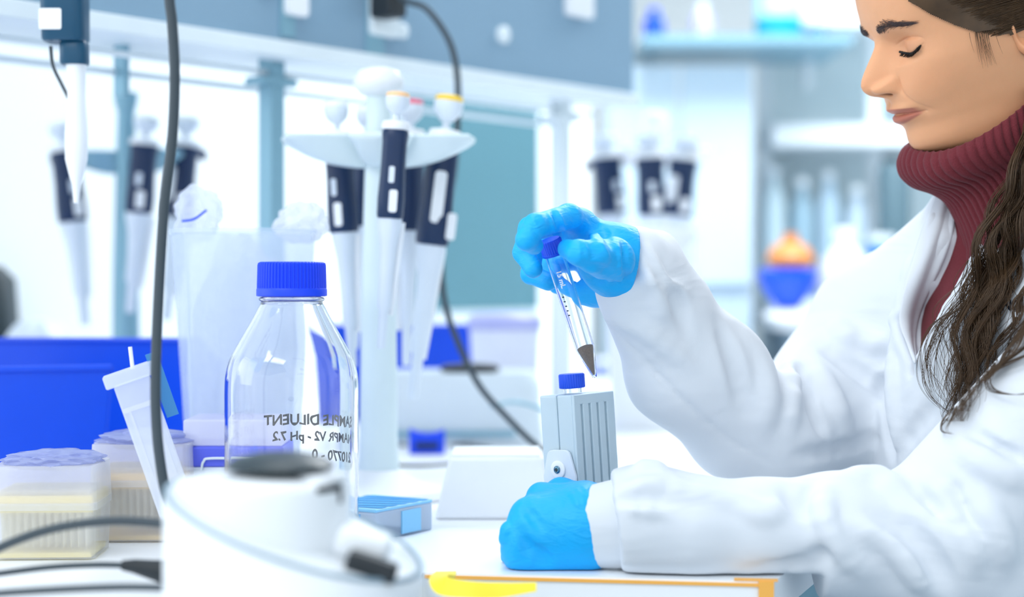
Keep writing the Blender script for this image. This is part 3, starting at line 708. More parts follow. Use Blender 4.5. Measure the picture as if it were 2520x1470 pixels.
# ------------------------------------------------------------------ tip boxes
def tip_box(label, loc, w, d, h, rz, mcol, plate_z, lid_z, plate=True, wrap=True, seed=1, base_m=None):
    r = thing('tip_box', label, 'tip box', loc, Euler((0, 0, rz)), 'pipette tip boxes on the bench')
    rr = rrect(w, d, 0.006)
    def shell(z0, z1, mm, name, grow0=0.0, grow1=0.0, top=True):
        m = MB(); a = [(x * (1 + grow0), y * (1 + grow0), z0) for x, y in rr]; b = [(x * (1 + grow1), y * (1 + grow1), z1) for x, y in rr]
        n = len(a); fs = [(i, (i + 1) % n, n + (i + 1) % n, n + i) for i in range(n)]
        if top: fs.append(tuple(range(n, 2 * n)))
        return m.add(a + b, fs).build(name, mm, r, angle=30)
    shell(0.001, plate_z, base_m or M_frost, 'base', -0.03, 0.0, top=False)
    shell(plate_z, lid_z, film('lid_frost', '#f4f5fc', 0.35), 'lid', 0.02, -0.01)
    m = MB(); m.prism([(x * 1.02, y * 1.02) for x, y in rr], plate_z - 0.004, plate_z + 0.002); m.build('rim', M_frost, r)
    if plate:
        m = MB(); m.box((0, 0, plate_z + 0.001), (w * 0.94, d * 0.94, 0.014)); m.build('rack_plate', mcol, r, smooth=False)
        m = MB(); m.box((0, 0, 0.004), (w * 0.9, d * 0.9, 0.004)); m.build('bottom_plate', mcol, r, smooth=False)
        m = MB()
        nx, ny = 12, 8
        for i in range(nx):
            for j in range(ny):
                x = (i - (nx - 1) / 2) * w * 0.86 / nx; y = (j - (ny - 1) / 2) * d * 0.86 / ny
                m.lathe([(0.0006, 0.010), (0.0016, 0.03), (0.0028, plate_z), (0.0034, plate_z + 0.012), (0.0026, plate_z + 0.012)], 6, Matrix.Translation((x, y, 0)), cap=False)
        tp = m.build('tips', film('tip_plastic', '#f3efdd', 0.3), r); tp['kind'] = 'stuff'
    if wrap:
        crumple('wrap', (0, 0, lid_z + 0.002), (w * 0.56, d * 0.56, 0.010), r, film('lavender_wrap', '#b9c2ec', 0.3, 0.15), seed, 0.8)
    return r
M_ylw = mat('pale_yellow_plate', '#ffe88a', 0.5); M_ylo = mat('amber_plate', '#ffd98a', 0.5)
tip_box('frosted tip box with pale yellow rack at the left edge', onbench(128, 2.86), 0.088, 0.075, 0.09, math.radians(3), M_ylw, 0.046, 0.079, seed=2)
tip_box('frosted tip box with amber rack half hidden behind the hanging cable', onbench(362, 2.68), 0.088, 0.075, 0.09, math.radians(2), M_ylo, 0.054, 0.088, seed=4)
# violet tip box, seen partly through the bottle
vb = thing('tip_box', 'frosted tip box with violet rack behind the glass bottle', 'tip box', onbench(572, 2.70), None, 'pipette tip boxes on the bench')
zq = lambda y: (HORIZON + CAMH * 1000 * 2.70 - y) / 2700.0
wv = 0.092
M_violet = mat('violet_rack', '#5a68ea', 0.4)
def rb_(w, d, z0, z1, name, mm, par=vb, bev=0.002):
    return MB().box((0, d / 2, (z0 + z1) / 2), (w, d, z1 - z0)).build(name, mm, par, bevel=bev, smooth=False)
rb_(wv * 0.97, 0.075, 0.001, zq(1150), 'base', M_white2); rb_(wv, 0.078, zq(1150), zq(1100), 'rack_plate', M_violet)
rb_(wv * 0.98, 0.076, zq(1098), zq(1034), 'lid', film('violet_lid_film', '#f0f1ff', 0.28))
m = MB(); m.tube(spline([(-0.028, -0.002, zq(1158)), (-0.026, -0.002, zq(1136)), (-0.018, -0.002, zq(1128)), (0.03, -0.002, zq(1130))], 24), 0.0012, 6); m.build('wire_latch', M_lip, vb)
m = MB(); m.prism([(-wv / 2 - 0.001, zq(1102)), (-wv / 2 + 0.007, zq(1102)), (-wv / 2 - 0.001, zq(1088))], 0, 0.002, RX90); m.build('clip', M_violet, vb, smooth=False)

# tilted clear rack leaning behind the hanging cable
tr = thing('tube_rack', 'tilted clear plastic rack leaning behind the hanging cable', 'rack', Vector((W(478, 0, 2.98).x, W(478, 0, 2.98).y, BENCH + 0.006)), Euler((0, math.radians(-19), math.radians(12))))
M_rackc = film('rack_clear', '#eef3fd', 0.42)
hh = 0.156
MB().box((0, 0, hh / 2), (0.030, 0.018, hh)).build('body', M_rackc, tr, bevel=0.002, smooth=False)
MB().box((0, 0, hh + 0.0045), (0.042, 0.024, 0.011)).build('collar', M_rackc, tr, bevel=0.0015, smooth=False)
MB().box((0.001, -0.0095, hh - 0.022), (0.030, 0.002, 0.004)).build('ridge', M_frost, tr, smooth=False)
m = MB(); m.box((0.022, 0.004, hh - 0.012), (0.010, 0.002, 0.055)); m.build('blue_insert', mat('steel_blue', '#3c86c4', 0.4), tr, smooth=False)
m = MB(); m.tube([(0.004, 0, hh + 0.008), (0.008, 0, hh + 0.026)], 0.0016, 8); m.build('peg', M_white, tr)
for i in (-1, 1): MB().box((i * 0.009, -0.0098, hh * 0.45), (0.002, 0.002, hh * 0.8)).build('rib', M_frost, tr, smooth=False)

# ------------------------------------------------------------------ mini centrifuge in the foreground
SF = 4.0
ce = thing('mini_centrifuge', 'round white mini centrifuge with dark lid knob in the foreground', 'centrifuge', onbench(725, SF))
ZF = lambda y: (HORIZON + CAMH * 1000 * SF - y) / SF / 1000
XF = lambda x: (x - 725) / SF / 1000
R0 = 0.0795
def slope(x, y): return ZF(1300) - x * 0.33 + y * 0.10
NSEG = 72
m = MB(); vs = []; fs = []
rows = [(0.93, lambda x, y: 0.0), (0.97, lambda x, y: 0.004), (1.0, lambda x, y: 0.03), (1.0, lambda x, y: slope(x, y) - 0.010), (0.995, lambda x, y: slope(x, y) - 0.003), (0.975, lambda x, y: slope(x, y)), (0.5, lambda x, y: slope(x, y)), (0.01, lambda x, y: slope(x, y))]
for k, (f_, fn) in enumerate(rows):
    for i in range(NSEG):
        a = 2 * math.pi * i / NSEG; x, y = R0 * f_ * math.cos(a), R0 * f_ * math.sin(a); vs.append((x, y, fn(x, y)))
for k in range(len(rows) - 1):
    for i in range(NSEG):
        j = (i + 1) % NSEG; fs.append((k * NSEG + i, k * NSEG + j, (k + 1) * NSEG + j, (k + 1) * NSEG + i))
fs.append(tuple(range(NSEG - 1, -1, -1)))
M_cent = mat('centrifuge_white', '#eef3f8', 0.35)
m.add(vs, fs).build('base', M_cent, ce, angle=50)
m = MB(); ring = []
for i in range(NSEG + 1):
    a = 2 * math.pi * i / NSEG; x, y = R0 * 0.975 * math.cos(a), R0 * 0.975 * math.sin(a); ring.append((x, y, slope(x, y) + 0.0005))
m.tube(ring, 0.0016, 6, cap=False); m.build('gasket', mat('gasket_grey', '#8aa3b4', 0.5), ce)
# lid: from the sloping rim up to a flat top
cxl = XF(648); RL = 0.0545
m = MB(); vs = []; fs = []
ztop_ = ZF(1178)
lrows = [(1.0, None), (1.0, ztop_ - 0.006), (0.985, ztop_ - 0.0025), (0.94, ztop_), (0.5, ztop_ + 0.003), (0.01, ztop_ + 0.004)]
for k, (f_, zz) in enumerate(lrows):
    for i in range(NSEG):
        a = 2 * math.pi * i / NSEG; x, y = cxl + RL * f_ * math.cos(a), RL * f_ * math.sin(a)
        vs.append((x, y, slope(x, y) - 0.001 if zz is None else zz))
for k in range(len(lrows) - 1):
    for i in range(NSEG):
        j = (i + 1) % NSEG; fs.append((k * NSEG + i, k * NSEG + j, (k + 1) * NSEG + j, (k + 1) * NSEG + i))
lid = m.add(vs, fs).build('lid', M_cent, ce, angle=50)
m = MB(); m.lathe([(0.018, ztop_), (0.018, ztop_ + 0.006), (0.033, ztop_ + 0.0065), (0.0335, ztop_ + 0.0085), (0.028, ztop_ + 0.0125), (0.016, ztop_ + 0.0155), (0.001, ztop_ + 0.0165)], 40, Matrix.Translation((XF(690), 0, 0)))
m.build('knob', mat('dark_knob', '#2f3c42', 0.4), lid)
m = MB(); m.lathe([(0.010, ztop_), (0.0155, ztop_ + 0.001), (0.0155, ztop_ + 0.0045), (0.006, ztop_ + 0.005)], 28, Matrix.Translation((XF(800), -0.012, 0))); m.build('button', M_cent, lid)
aS = -0.62
for dx, dz, w_, h_ in ((0.0, 0.0, 0.022, 0.0042), (0.010, -0.0055, 0.004, 0.0085)):
    m = MB(); n_ = 6; ang0 = aS + dx / RL
    pts_ = [(cxl + (RL + 0.0006) * math.cos(ang0 + (i / (n_ - 1) - 0.5) * w_ / RL), (RL + 0.0006) * math.sin(ang0 + (i / (n_ - 1) - 0.5) * w_ / RL)) for i in range(n_)]
    vs = [(x, y, ZF(1180) + dz + sg * h_ / 2 - 0.002) for sg in (-1, 1) for x, y in pts_]
    m.add(vs, [(i, i + 1, n_ + i + 1, n_ + i) for i in range(n_ - 1)]).build('hinge_slot', M_black, lid, smooth=False)
xl, yl = XF(930), -0.045
m = MB(); m.box((0, 0, 0), (0.031, 0.016, 0.012), Matrix.Translation((xl, yl, slope(xl, yl) + 0.005)) @ Matrix.Rotation(math.radians(18), 4, 'Y'))
m.build('latch', M_black, ce, bevel=0.003)
m = MB(); xl2 = XF(905); m.box((0, 0, 0), (0.034, 0.03, 0.020), Matrix.Translation((XF(900), -0.02, slope(XF(900), -0.02) + 0.009)) @ Matrix.Rotation(math.radians(18), 4, 'Y'))
m.build('lid_catch', M_cent, ce, bevel=0.006)

# yellow strip hanging at the bench edge
ys = thing('yellow_strap', 'bright yellow soft strap at the bench edge in front of the fist', 'strap', W(1150, 1450, 3.34))
base = [W(1098, 1412, 3.16), W(1088, 1428, 3.28), W(1095, 1446, 3.34), W(1150, 1454, 3.36), W(1230, 1456, 3.36), W(1320, 1448, 3.36)]
pth = [Vector(p) for p in spline(base, 30)]
vs = []; fs = []; wd = [0.016, 0.020, 0.013, 0.011, 0.010, 0.005]
for k, p in enumerate(pth):
    u = k / 29 * 5; i = min(int(u), 4); w_ = wd[i] + (wd[i + 1] - wd[i]) * (u - i)
    sd = Vector((1, 0, 0)) if k < 8 else Vector((0, 0.25, 1)).normalized()
    f_ = min(1, max(0, (k - 5) / 8)); sd = (Vector((1, 0.1, 0)) * (1 - f_) + Vector((0, 0.5, 0.9)) * f_).normalized()
    for sg in (-1, 1):
        for yy in (0.0, 0.0015): vs.append(p + sd * w_ * 0.5 * sg + Vector((0, yy, yy)))
for k in range(29):
    a = k * 4; b = a + 4
    fs += [(a, a + 2, b + 2, b), (a + 1, b + 1, b + 3, a + 3), (a, b, b + 1, a + 1), (a + 2, a + 3, b + 3, b + 2)]
fs += [(0, 1, 3, 2), (116, 118, 119, 117)]
MB().add(vs, fs).build('strip', M_yellow, ys, world=True)

# ------------------------------------------------------------------ implicit surfaces for the figure
class Field:
    """signed distance samples on a grid; shapes are blended in one after another"""
    def __init__(self, lo, hi, h):
        self.lo = np.array(lo, np.float32); self.h = h
        self.n = np.ceil((np.array(hi) - np.array(lo)) / h).astype(int) + 1
        self.f = np.full(self.n, 0.08, np.float32)
    def box(self, lo, hi):
        a = np.clip(np.floor((np.array(lo) - self.lo) / self.h).astype(int), 0, self.n); b = np.clip(np.ceil((np.array(hi) - self.lo) / self.h).astype(int) + 1, 0, self.n)
        sl = tuple(slice(i, j) for i, j in zip(a, b))
        g = [self.lo[d] + self.h * np.arange(a[d], b[d], dtype=np.float32) for d in range(3)]
        return sl, g[0][:, None, None], g[1][None, :, None], g[2][None, None, :]
    def blend(self, sl, d, k, sub=False):
        f = self.f[sl]
        if f.size == 0: return
        if sub:
            d = -d; hh = np.clip(0.5 - 0.5 * (f - d) / k, 0, 1) if k > 0 else None
            self.f[sl] = np.maximum(f, d) if k <= 0 else f * (1 - hh) + d * hh + k * hh * (1 - hh)
        else:
            if k <= 0: self.f[sl] = np.minimum(f, d)
            else:
                hh = np.clip(0.5 + 0.5 * (d - f) / k, 0, 1); self.f[sl] = d * (1 - hh) + f * hh - k * hh * (1 - hh)
    def cone(self, a, b, ra, rb, k=0.01, sub=False, flat=None):
        a = np.array(a, np.float32); b = np.array(b, np.float32); R = max(ra, rb) + k + 4 * self.h
        sl, X, Y, Z = self.box(np.minimum(a, b) - R, np.maximum(a, b) + R)
        ba = b - a; L2 = float(ba @ ba) + 1e-12
        t = np.clip(((X - a[0]) * ba[0] + (Y - a[1]) * ba[1] + (Z - a[2]) * ba[2]) / L2, 0, 1)
        dx, dy, dz = X - a[0] - t * ba[0], Y - a[1] - t * ba[1], Z - a[2] - t * ba[2]
        if flat is not None:      # squash along a direction: (unit vector, factor < 1 makes it thinner)
            n, q = flat; c = dx * n[0] + dy * n[1] + dz * n[2]
            d2 = dx * dx + dy * dy + dz * dz - c * c; d = np.sqrt(d2 + (c / q) ** 2) - (ra + (rb - ra) * t); d = d * min(1, q * 1.3)
        else:
            d = np.sqrt(dx * dx + dy * dy + dz * dz) - (ra + (rb - ra) * t)
        self.blend(sl, d, k, sub)
    def chain(self, pts, rads, k=0.01, sub=False, **kw):
        for i in range(len(pts) - 1): self.cone(pts[i], pts[i + 1], rads[i], rads[i + 1], k, sub, **kw)
    def ell(self, c, axes, r, k=0.01, sub=False):
        c = np.array(c, np.float32); A = np.array(axes, np.float32); r = np.array(r, np.float32); R = r.max() + k + 4 * self.h
        sl, X, Y, Z = self.box(c - R, c + R)
        q = [((X - c[0]) * A[i][0] + (Y - c[1]) * A[i][1] + (Z - c[2]) * A[i][2]) for i in range(3)]
        k0 = np.sqrt(sum((q[i] / r[i]) ** 2 for i in range(3))); k1 = np.sqrt(sum((q[i] / r[i] ** 2) ** 2 for i in range(3))) + 1e-9
        self.blend(sl, k0 * (k0 - 1) / k1, k, sub)
    def plane(self, p, n, k=0.002):
        """cut away the side n points to"""
        sl, X, Y, Z = self.box(self.lo, self.lo + self.n * self.h)
        d = (X - p[0]) * n[0] + (Y - p[1]) * n[1] + (Z - p[2]) * n[2]
        self.f = np.maximum(self.f, d.astype(np.float32))
    def sample(self, P):
        q = (np.asarray(P, np.float32) - self.lo) / self.h; q = np.clip(q, 0, self.n - 1.001); i = q.astype(int); t = q - i
        v = 0
        for dx in (0, 1):
            for dy in (0, 1):
                for dz in (0, 1):
                    w = (t[..., 0] if dx else 1 - t[..., 0]) * (t[..., 1] if dy else 1 - t[..., 1]) * (t[..., 2] if dz else 1 - t[..., 2])
                    v = v + w * self.f[i[..., 0] + dx, i[..., 1] + dy, i[..., 2] + dz]
        return v
    def hit(self, px, py):
        """first surface point on the line of sight through a point of the scene"""
        s = np.linspace(3.6, 2.0, 900); P = np.array([tuple(W(px, py, q)) for q in s]); v = self.sample(P)
        ins = np.all((P > self.lo) & (P < self.lo + (self.n - 1) * self.h), axis=1)
        ok = np.where((v < 0) & ins)[0]
        if len(ok) == 0: return None
        k = ok[0]; p = P[k]; e = self.h
        n = np.array([self.sample(p + np.eye(3)[d] * e) - self.sample(p - np.eye(3)[d] * e) for d in range(3)]).ravel()
        return p, n / (np.linalg.norm(n) + 1e-9)
    def net(self):
        f = self.f; s = f < 0; n = self.n
        c = [s[dx:n[0] - 1 + dx, dy:n[1] - 1 + dy, dz:n[2] - 1 + dz] for dx in (0, 1) for dy in (0, 1) for dz in (0, 1)]
        cnt = sum(x.astype(np.int8) for x in c); cells = np.argwhere((cnt > 0) & (cnt < 8))
        idx = -np.ones(n - 1, np.int64); idx[tuple(cells.T)] = np.arange(len(cells))
        off = np.array([(dx, dy, dz) for dx in (0, 1) for dy in (0, 1) for dz in (0, 1)])
        val = np.stack([f[tuple((cells + o).T)] for o in off], 1)
        acc = np.zeros((len(cells), 3)); num = np.zeros(len(cells))
        for a in range(8):
            for b in range(a + 1, 8):
                if np.abs(off[a] - off[b]).sum() != 1: continue
                cr = (val[:, a] < 0) != (val[:, b] < 0)
                t = np.where(cr, val[:, a] / np.where(cr, val[:, a] - val[:, b], 1), 0)
                acc += np.where(cr[:, None], off[a] + (off[b] - off[a]) * t[:, None], 0); num += cr
        V = self.lo + self.h * (cells + acc / num[:, None])
        quads = []
        for ax in range(3):
            u, v = [(1, 2), (2, 0), (0, 1)][ax]
            sl0 = [slice(None)] * 3; sl1 = [slice(None)] * 3; sl0[ax] = slice(0, n[ax] - 1); sl1[ax] = slice(1, n[ax])
            a, b = s[tuple(sl0)], s[tuple(sl1)]
            for flag in (True, False):
                e = np.argwhere((a & ~b) if flag else (~a & b))
                e = e[(e[:, u] > 0) & (e[:, v] > 0) & (e[:, u] < n[u] - 1) & (e[:, v] < n[v] - 1)]
                q = []
                for du, dv in ((-1, -1), (0, -1), (0, 0), (-1, 0)):
                    w = e.copy(); w[:, u] += du; w[:, v] += dv; q.append(idx[tuple(w.T)])
                q = np.stack(q, 1); quads.append(q if flag else q[:, ::-1])
        Q = np.concatenate(quads); Q = Q[(Q >= 0).all(1)]
        return V, Q

def relax(V, Q, n=2, lam=0.5):
    E = np.concatenate([Q[:, [0, 1]], Q[:, [1, 2]], Q[:, [2, 3]], Q[:, [3, 0]]]); E = np.concatenate([E, E[:, ::-1]])
    for _ in range(n):
        acc = np.zeros_like(V); np.add.at(acc, E[:, 0], V[E[:, 1]]); d = np.bincount(E[:, 0], minlength=len(V))[:, None]
        V = V + lam * (acc / np.maximum(d, 1) - V)
    return V

def mesh_obj(name, V, Q, m, parent, smooth=True, angle=180):
    V = np.asarray(V)
    if parent is not None:
        inv = np.array(parent_matrix(parent).inverted()); V = V @ inv[:3, :3].T + inv[:3, 3]
    me = bpy.data.meshes.new(name); me.from_pydata(V.tolist(), [], np.asarray(Q).tolist()); me.update()
    return finish(name, me, m, parent, smooth, 0, 0, angle)

def nrm(v): v = np.array(v, float); return v / np.linalg.norm(v)
def WN(px, py, s): return np.array(tuple(W(px, py, s)))

# ------------------------------------------------------------------ the person
person = thing('person', 'person in white lab coat and burgundy turtleneck holding a small tube', 'person', (0.56, 1.60, 0.0))
M_skin = mat('skin', '#e6aa80', 0.48, var=0.05, nscale=60, bump=0.12, bscale=900, sss=0.25, vcol='tint', spec=0.35)
M_hair = mat('dark_brown_hair', '#4c3722', 0.38, var=0.5, nscale=90)
M_brow = mat('brow_hair', '#4d4040', 0.6, var=0.2)
M_lash = mat('lash', '#0d0a0a', 0.5)
M_coat = mat('coat_cotton', '#e0e6ee', 0.85, var=0.012, nscale=12, bump=0.10, bscale=1400, sheen=0.1)
M_knit = mat('burgundy_knit', '#6e2730', 0.95, var=0.22, nscale=700, bump=0.6, bscale=900, sheen=0.08)
M_glove = mat('blue_nitrile', '#05b0f8', 0.5, var=0.05, nscale=40, bump=0.12, bscale=250)

def cloth_relief(m, scale, dist, strength):
    nt = m.node_tree; N = nt.nodes; L = nt.links; b = N['Principled BSDF']
    tc = N.new('ShaderNodeTexCoord'); mp = N.new('ShaderNodeMapping'); mp.inputs['Rotation'].default_value = (0.3, 0.5, 0.6); mp.inputs['Scale'].default_value = (1.0, 1.0, 2.2)
    nz = N.new('ShaderNodeTexNoise'); nz.inputs['Scale'].default_value = scale; nz.inputs['Detail'].default_value = 2.5; nz.inputs['Distortion'].default_value = 1.2
    L.new(tc.outputs['Object'], mp.inputs[0]); L.new(mp.outputs[0], nz.inputs['Vector'])
    bp = N.new('ShaderNodeBump'); bp.inputs['Strength'].default_value = strength; bp.inputs['Distance'].default_value = dist
    L.new(nz.outputs['Fac'], bp.inputs['Height'])
    old = [l for l in nt.links if l.to_socket == b.inputs['Normal']]
    if old: L.new(bp.outputs['Normal'], old[0].from_node.inputs['Normal'])
    else: L.new(bp.outputs['Normal'], b.inputs['Normal'])
cloth_relief(M_coat, 8.0, 0.012, 0.35); cloth_relief(M_glove, 70.0, 0.0022, 0.5)

# ---- head frame: F forward, L to the camera (her left), U up; pitch, yaw, roll of the head
PIT, YAW, ROL = math.radians(22.5), math.radians(10), math.radians(4)
Fv = np.array([-math.cos(PIT) * math.cos(YAW), -math.cos(PIT) * math.sin(YAW), -math.sin(PIT)])
Uv = np.array([-math.sin(PIT) * math.cos(YAW), -math.sin(PIT) * math.sin(YAW), math.cos(PIT)])
Lv = np.cross(Uv, Fv)
Uv, Lv = Uv * math.cos(ROL) + Lv * math.sin(ROL), Lv * math.cos(ROL) - Uv * math.sin(ROL)
NAS = WN(2158, 98, 2.75)
HC = NAS - Fv * 0.097
def H2W(f, w, u):
    f, w, u = (np.asarray(x, float) for x in (f, w, u))
    return HC + (f[..., None] * Fv + w[..., None] * Lv + u[..., None] * Uv) / 1000.0
def W2H(P):
    d = (np.asarray(P) - HC) * 1000.0; return d @ Fv, d @ Lv, d @ Uv

def tab(x, pairs, sm=0):
    p = sorted(pairs); y = np.interp(x, [a for a, b in p], [b for a, b in p]); return y
us = np.concatenate([np.linspace(102, 30, 46)[:-1], np.linspace(30, -122, 390), np.linspace(-124, -165, 20)])
uu = np.linspace(-170, 106, 1400)
def smt(pairs, sig):
    y = tab(uu, pairs); k = np.exp(-0.5 * (np.arange(-60, 61) * (uu[1] - uu[0]) / sig) ** 2); k /= k.sum()
    y = np.convolve(np.pad(y, 60, mode='edge'), k, mode='valid'); return np.interp(us, uu, y)
Af = smt([(104, 8), (100, 24), (92, 46), (78, 70), (62, 86), (45, 94.5), (30, 97.5), (18, 99.0), (8, 98.0), (0, 96.0), (-10, 95.5), (-25, 98), (-40, 101), (-54, 105), (-62, 105.5), (-70, 103.0), (-78, 100.5),
          (-86, 98.2), (-92, 99.4), (-98, 100), (-104, 98), (-109, 93), (-113, 86), (-117, 75), (-122, 62), (-130, 52), (-165, 46)], 2.0)
Bw = smt([(104, 8), (100, 24), (92, 44), (80, 60), (65, 70), (48, 74), (30, 74), (10, 71), (0, 69.5), (-15, 68.5), (-30, 67.5), (-45, 64.5), (-60, 60), (-75, 55.5), (-90, 51), (-105, 48), (-120, 47), (-165, 52)], 3)
Cb = smt([(104, 6), (100, 30), (90, 56), (75, 76), (55, 90), (30, 95), (0, 93), (-30, 84), (-60, 68), (-80, 60), (-165, 60)], 3)
Nf = smt([(104, 2.1), (40, 2.35), (0, 2.3), (-30, 2.2), (-50, 2.08), (-70, 1.95), (-90, 1.85), (-108, 1.8), (-125, 2.0), (-165, 2)], 4)
NT = 420
th_ = np.linspace(-math.pi, math.pi, NT, endpoint=False)
th_ = th_ - 0.45 * np.sin(th_) * 0.9          # denser towards the face
TT, UU = np.meshgrid(th_, us); A_, B_, C_, N_ = (x[:, None] for x in (Af, Bw, Cb, Nf))
f0 = 6.0
ct_, st_ = np.cos(TT), np.sin(TT)
fr = ct_ > 0
nn = np.where(fr, N_, 2.1)
FF = np.where(fr, f0 + (A_ - f0) * np.abs(ct_) ** (2 / nn), f0 - (f0 + C_) * np.abs(ct_) ** (2 / 2.1))
WW = np.sign(st_) * B_ * np.abs(st_) ** (2 / nn)
aw = np.abs(WW)
g = lambda x, c, s: np.exp(-((x - c) / s) ** 2)
front = np.clip((FF - 20) / 25, 0, 1)
D = np.zeros_like(FF)
# brow ridge, socket, lids
D += 2.6 * g(aw, 27, 17) * g(UU, 8, 7)
D -= 9.5 * g(aw, 29, 14) * g(UU, -13, 10.5) + 2.0 * g(aw, 14, 6) * g(UU, -8, 8)
# cheekbone, cheek and hollow, jaw
D += 3.0 * g(aw, 47, 18) * g(UU, -34, 15) + 2.0 * g(aw, 34, 16) * g(UU, -50, 16)
D -= 1.1 * g(aw, 52, 12) * g(UU, -66, 12)
ul = (aw - 18) / 14.0; nl = g(UU, -44 - 28 * np.clip(ul, 0, 1.05), 4.0) * g(aw, 24, 11)
D -= 1.0 * nl
# lips
mw = np.clip(1 - (aw / 27.0) ** 2, 0, 1)
D += (3.6 * g(UU, -63.6 - 0.002 * aw ** 2, 3.7) * mw ** 0.7 + 5.0 * g(UU, -75.2 + 0.004 * aw ** 2, 4.6) * mw)
D -= 2.8 * g(UU, -69.6 - 0.0035 * aw ** 2, 1.15) * np.clip(1 - (aw / 29.0) ** 4, 0, 1)
D -= 1.6 * g(aw, 27, 4) * g(UU, -72, 4)
D -= 0.9 * g(aw, 0, 2.6) * g(UU, -58.5, 4)
FFd = FF + D * front
# nose
prof_n = [(8, 0), (2, 1.2), (-5, 4.0), (-10, 8.0), (-21, 15.2), (-29, 20.6), (-34, 22.8), (-38, 22.4), (-41, 20.8), (-44, 18.0), (-46.5, 14.5), (-49, 8.5), (-52, 3.2), (-55, 0.8), (-58, 0)]
hn = smt(prof_n, 0.9)[:, None]; sg = smt([(10, 7), (0, 7.5), (-10, 8.0), (-22, 8.6), (-34, 9.8), (-46, 8.5), (-56, 7)], 3)[:, None]
nose = hn * np.exp(-np.abs(aw / sg) ** 2.3)
side = 4.5 * np.exp(-np.abs(aw / (sg * 1.9)) ** 2) * g(UU, -26, 16)
ala = 13.0 * np.exp(-np.abs((aw - 12.0) / 5.6) ** 2.6) * np.exp(-np.abs((UU + 42.0) / 6.4) ** 2.6)
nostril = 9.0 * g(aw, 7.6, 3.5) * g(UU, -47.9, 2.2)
crease = 3.2 * g(aw, 19.0, 1.7) * g(UU, -42, 6)
FFd = FFd + np.maximum(nose, 0) + side * (FFd > 40) + ala * (FFd > 40) - nostril - crease
# eyelids over the eyeball
ew, eu, er, ef = 31.0, -15.0, 13.4, 72.5
q2 = er ** 2 - (aw - ew) ** 2 * 0.78 - (UU - eu) ** 2
ball = np.where(q2 > 0, ef + np.sqrt(np.maximum(q2, 0)), -50)
kk = 2.2; dif = (ball - FFd); hh_ = np.clip(0.5 + 0.5 * dif / kk, 0, 1)
FFd = np.where(front > 0.5, FFd * (1 - hh_) + ball * hh_ + kk * hh_ * (1 - hh_), FFd)
wdw = np.clip(1 - ((aw - ew) / 15.0) ** 4, 0, 1)
lash_u = lambda a: -19.3 + 4.6 * ((a - ew) / 13.0) ** 2
FFd -= 1.1 * g(UU, -6.3 - 0.016 * (aw - ew) ** 2, 1.1) * wdw * front
FFd -= 1.9 * g(UU, lash_u(aw) - 0.9, 0.95) * wdw * front
FFd += 0.8 * g(aw, 31, 13) * g(UU, -27.5, 3.2) * front
# vertex tints: lips, lids, cheeks (the skin's own colour), then painted nostril shade
tint = np.ones(FF.shape + (3,))
def tintmix(m_, c): 
    global tint
    m_ = np.clip(m_, 0, 1)[..., None]; tint = tint * (1 - m_) + np.array(c) * m_
lipm = np.clip((np.where(UU > -69.6 - 0.0035 * aw ** 2, g(UU, -65.6 - 0.006 * aw ** 2, 3.9), g(UU, -74.5 + 0.008 * aw ** 2, 5.0)) - 0.38) * 4, 0, 1) * np.clip((27.0 - aw) / 4, 0, 1) * front
tintmix(lipm, (0.62, 0.42, 0.52))
tintmix(0.45 * g(aw, 32, 15) * g(UU, -14, 9) * front, (0.80, 0.72, 0.76))
tintmix(0.30 * g(aw, 40, 16) * g(UU, -45, 14) * front, (1.04, 0.90, 0.86))
tintmix(0.35 * g(aw, 0, 14) * g(UU, -36, 10) * front, (1.0, 0.88, 0.86))
tintmix(1.0 * np.clip(nostril / 4 - 0.5, 0, 1), (0.25, 0.15, 0.12))  # shade inside the nostrils, painted dark into the tint
nr, nc = FF.shape
V = H2W(FFd, WW, UU).reshape(-1, 3)
ii = np.arange(nr - 1)[:, None] * nc + np.arange(nc)[None, :]; jj = np.arange(nr - 1)[:, None] * nc + (np.arange(nc)[None, :] + 1) % nc
Q = np.stack([ii, ii + nc, jj + nc, jj], -1).reshape(-1, 4)
top = len(V); V = np.vstack([V, H2W(np.array([0.0]), np.array([0.0]), np.array([105.0]))])
cols = np.vstack([tint.reshape(-1, 3), [[1, 1, 1]]])
tris = [(top, i, (i + 1) % nc) for i in range(nc)]
# ears
earV = []; earQ = []; base_i = len(V)
for sgn in (1, -1):
    nrh, nph = 22, 56
    for a in range(nrh):
        rho = a / (nrh - 1)
        for b in range(nph):
            ph = 2 * math.pi * b / nph; c, s = math.cos(ph), math.sin(ph)
            Rf = 17 * (1 + 0.10 * s) if s > -0.2 else 17 * (0.98 + 0.25 * s * 0.8); Ru = 31
            f = -8 + Rf * rho * c - 6 * rho * s * 0.6; u = -28 + Ru * rho * s
            back = max(0, -c)
            w = 66 + 9 * rho * back + 5.0 * math.exp(-((rho - 0.86) / 0.11) ** 2) * (0.4 + 0.6 * max(0.0, 0.25 - c)) \
                + 3.0 * math.exp(-((rho - 0.58) / 0.10) ** 2) * max(0, -c + 0.3) - 6.0 * math.exp(-(rho / 0.42) ** 2)
            w += 4.0 * math.exp(-((f - 5) / 4.0) ** 2 - ((u + 29) / 6.5) ** 2)      # tragus
            w += 4.5 * math.exp(-((f + 2) / 7.0) ** 2 - ((u + 53) / 7.0) ** 2)      # lobe
            if rho == 1: w -= 5
            earV.append(H2W(np.array(f), np.array(sgn * w), np.array(u)))
    o0 = base_i + (0 if sgn > 0 else nrh * nph)
    for a in range(nrh - 1):
        for b in range(nph):
            q = (o0 + a * nph + b, o0 + a * nph + (b + 1) % nph, o0 + (a + 1) * nph + (b + 1) % nph, o0 + (a + 1) * nph + b)
            earQ.append(q if sgn < 0 else q[::-1])
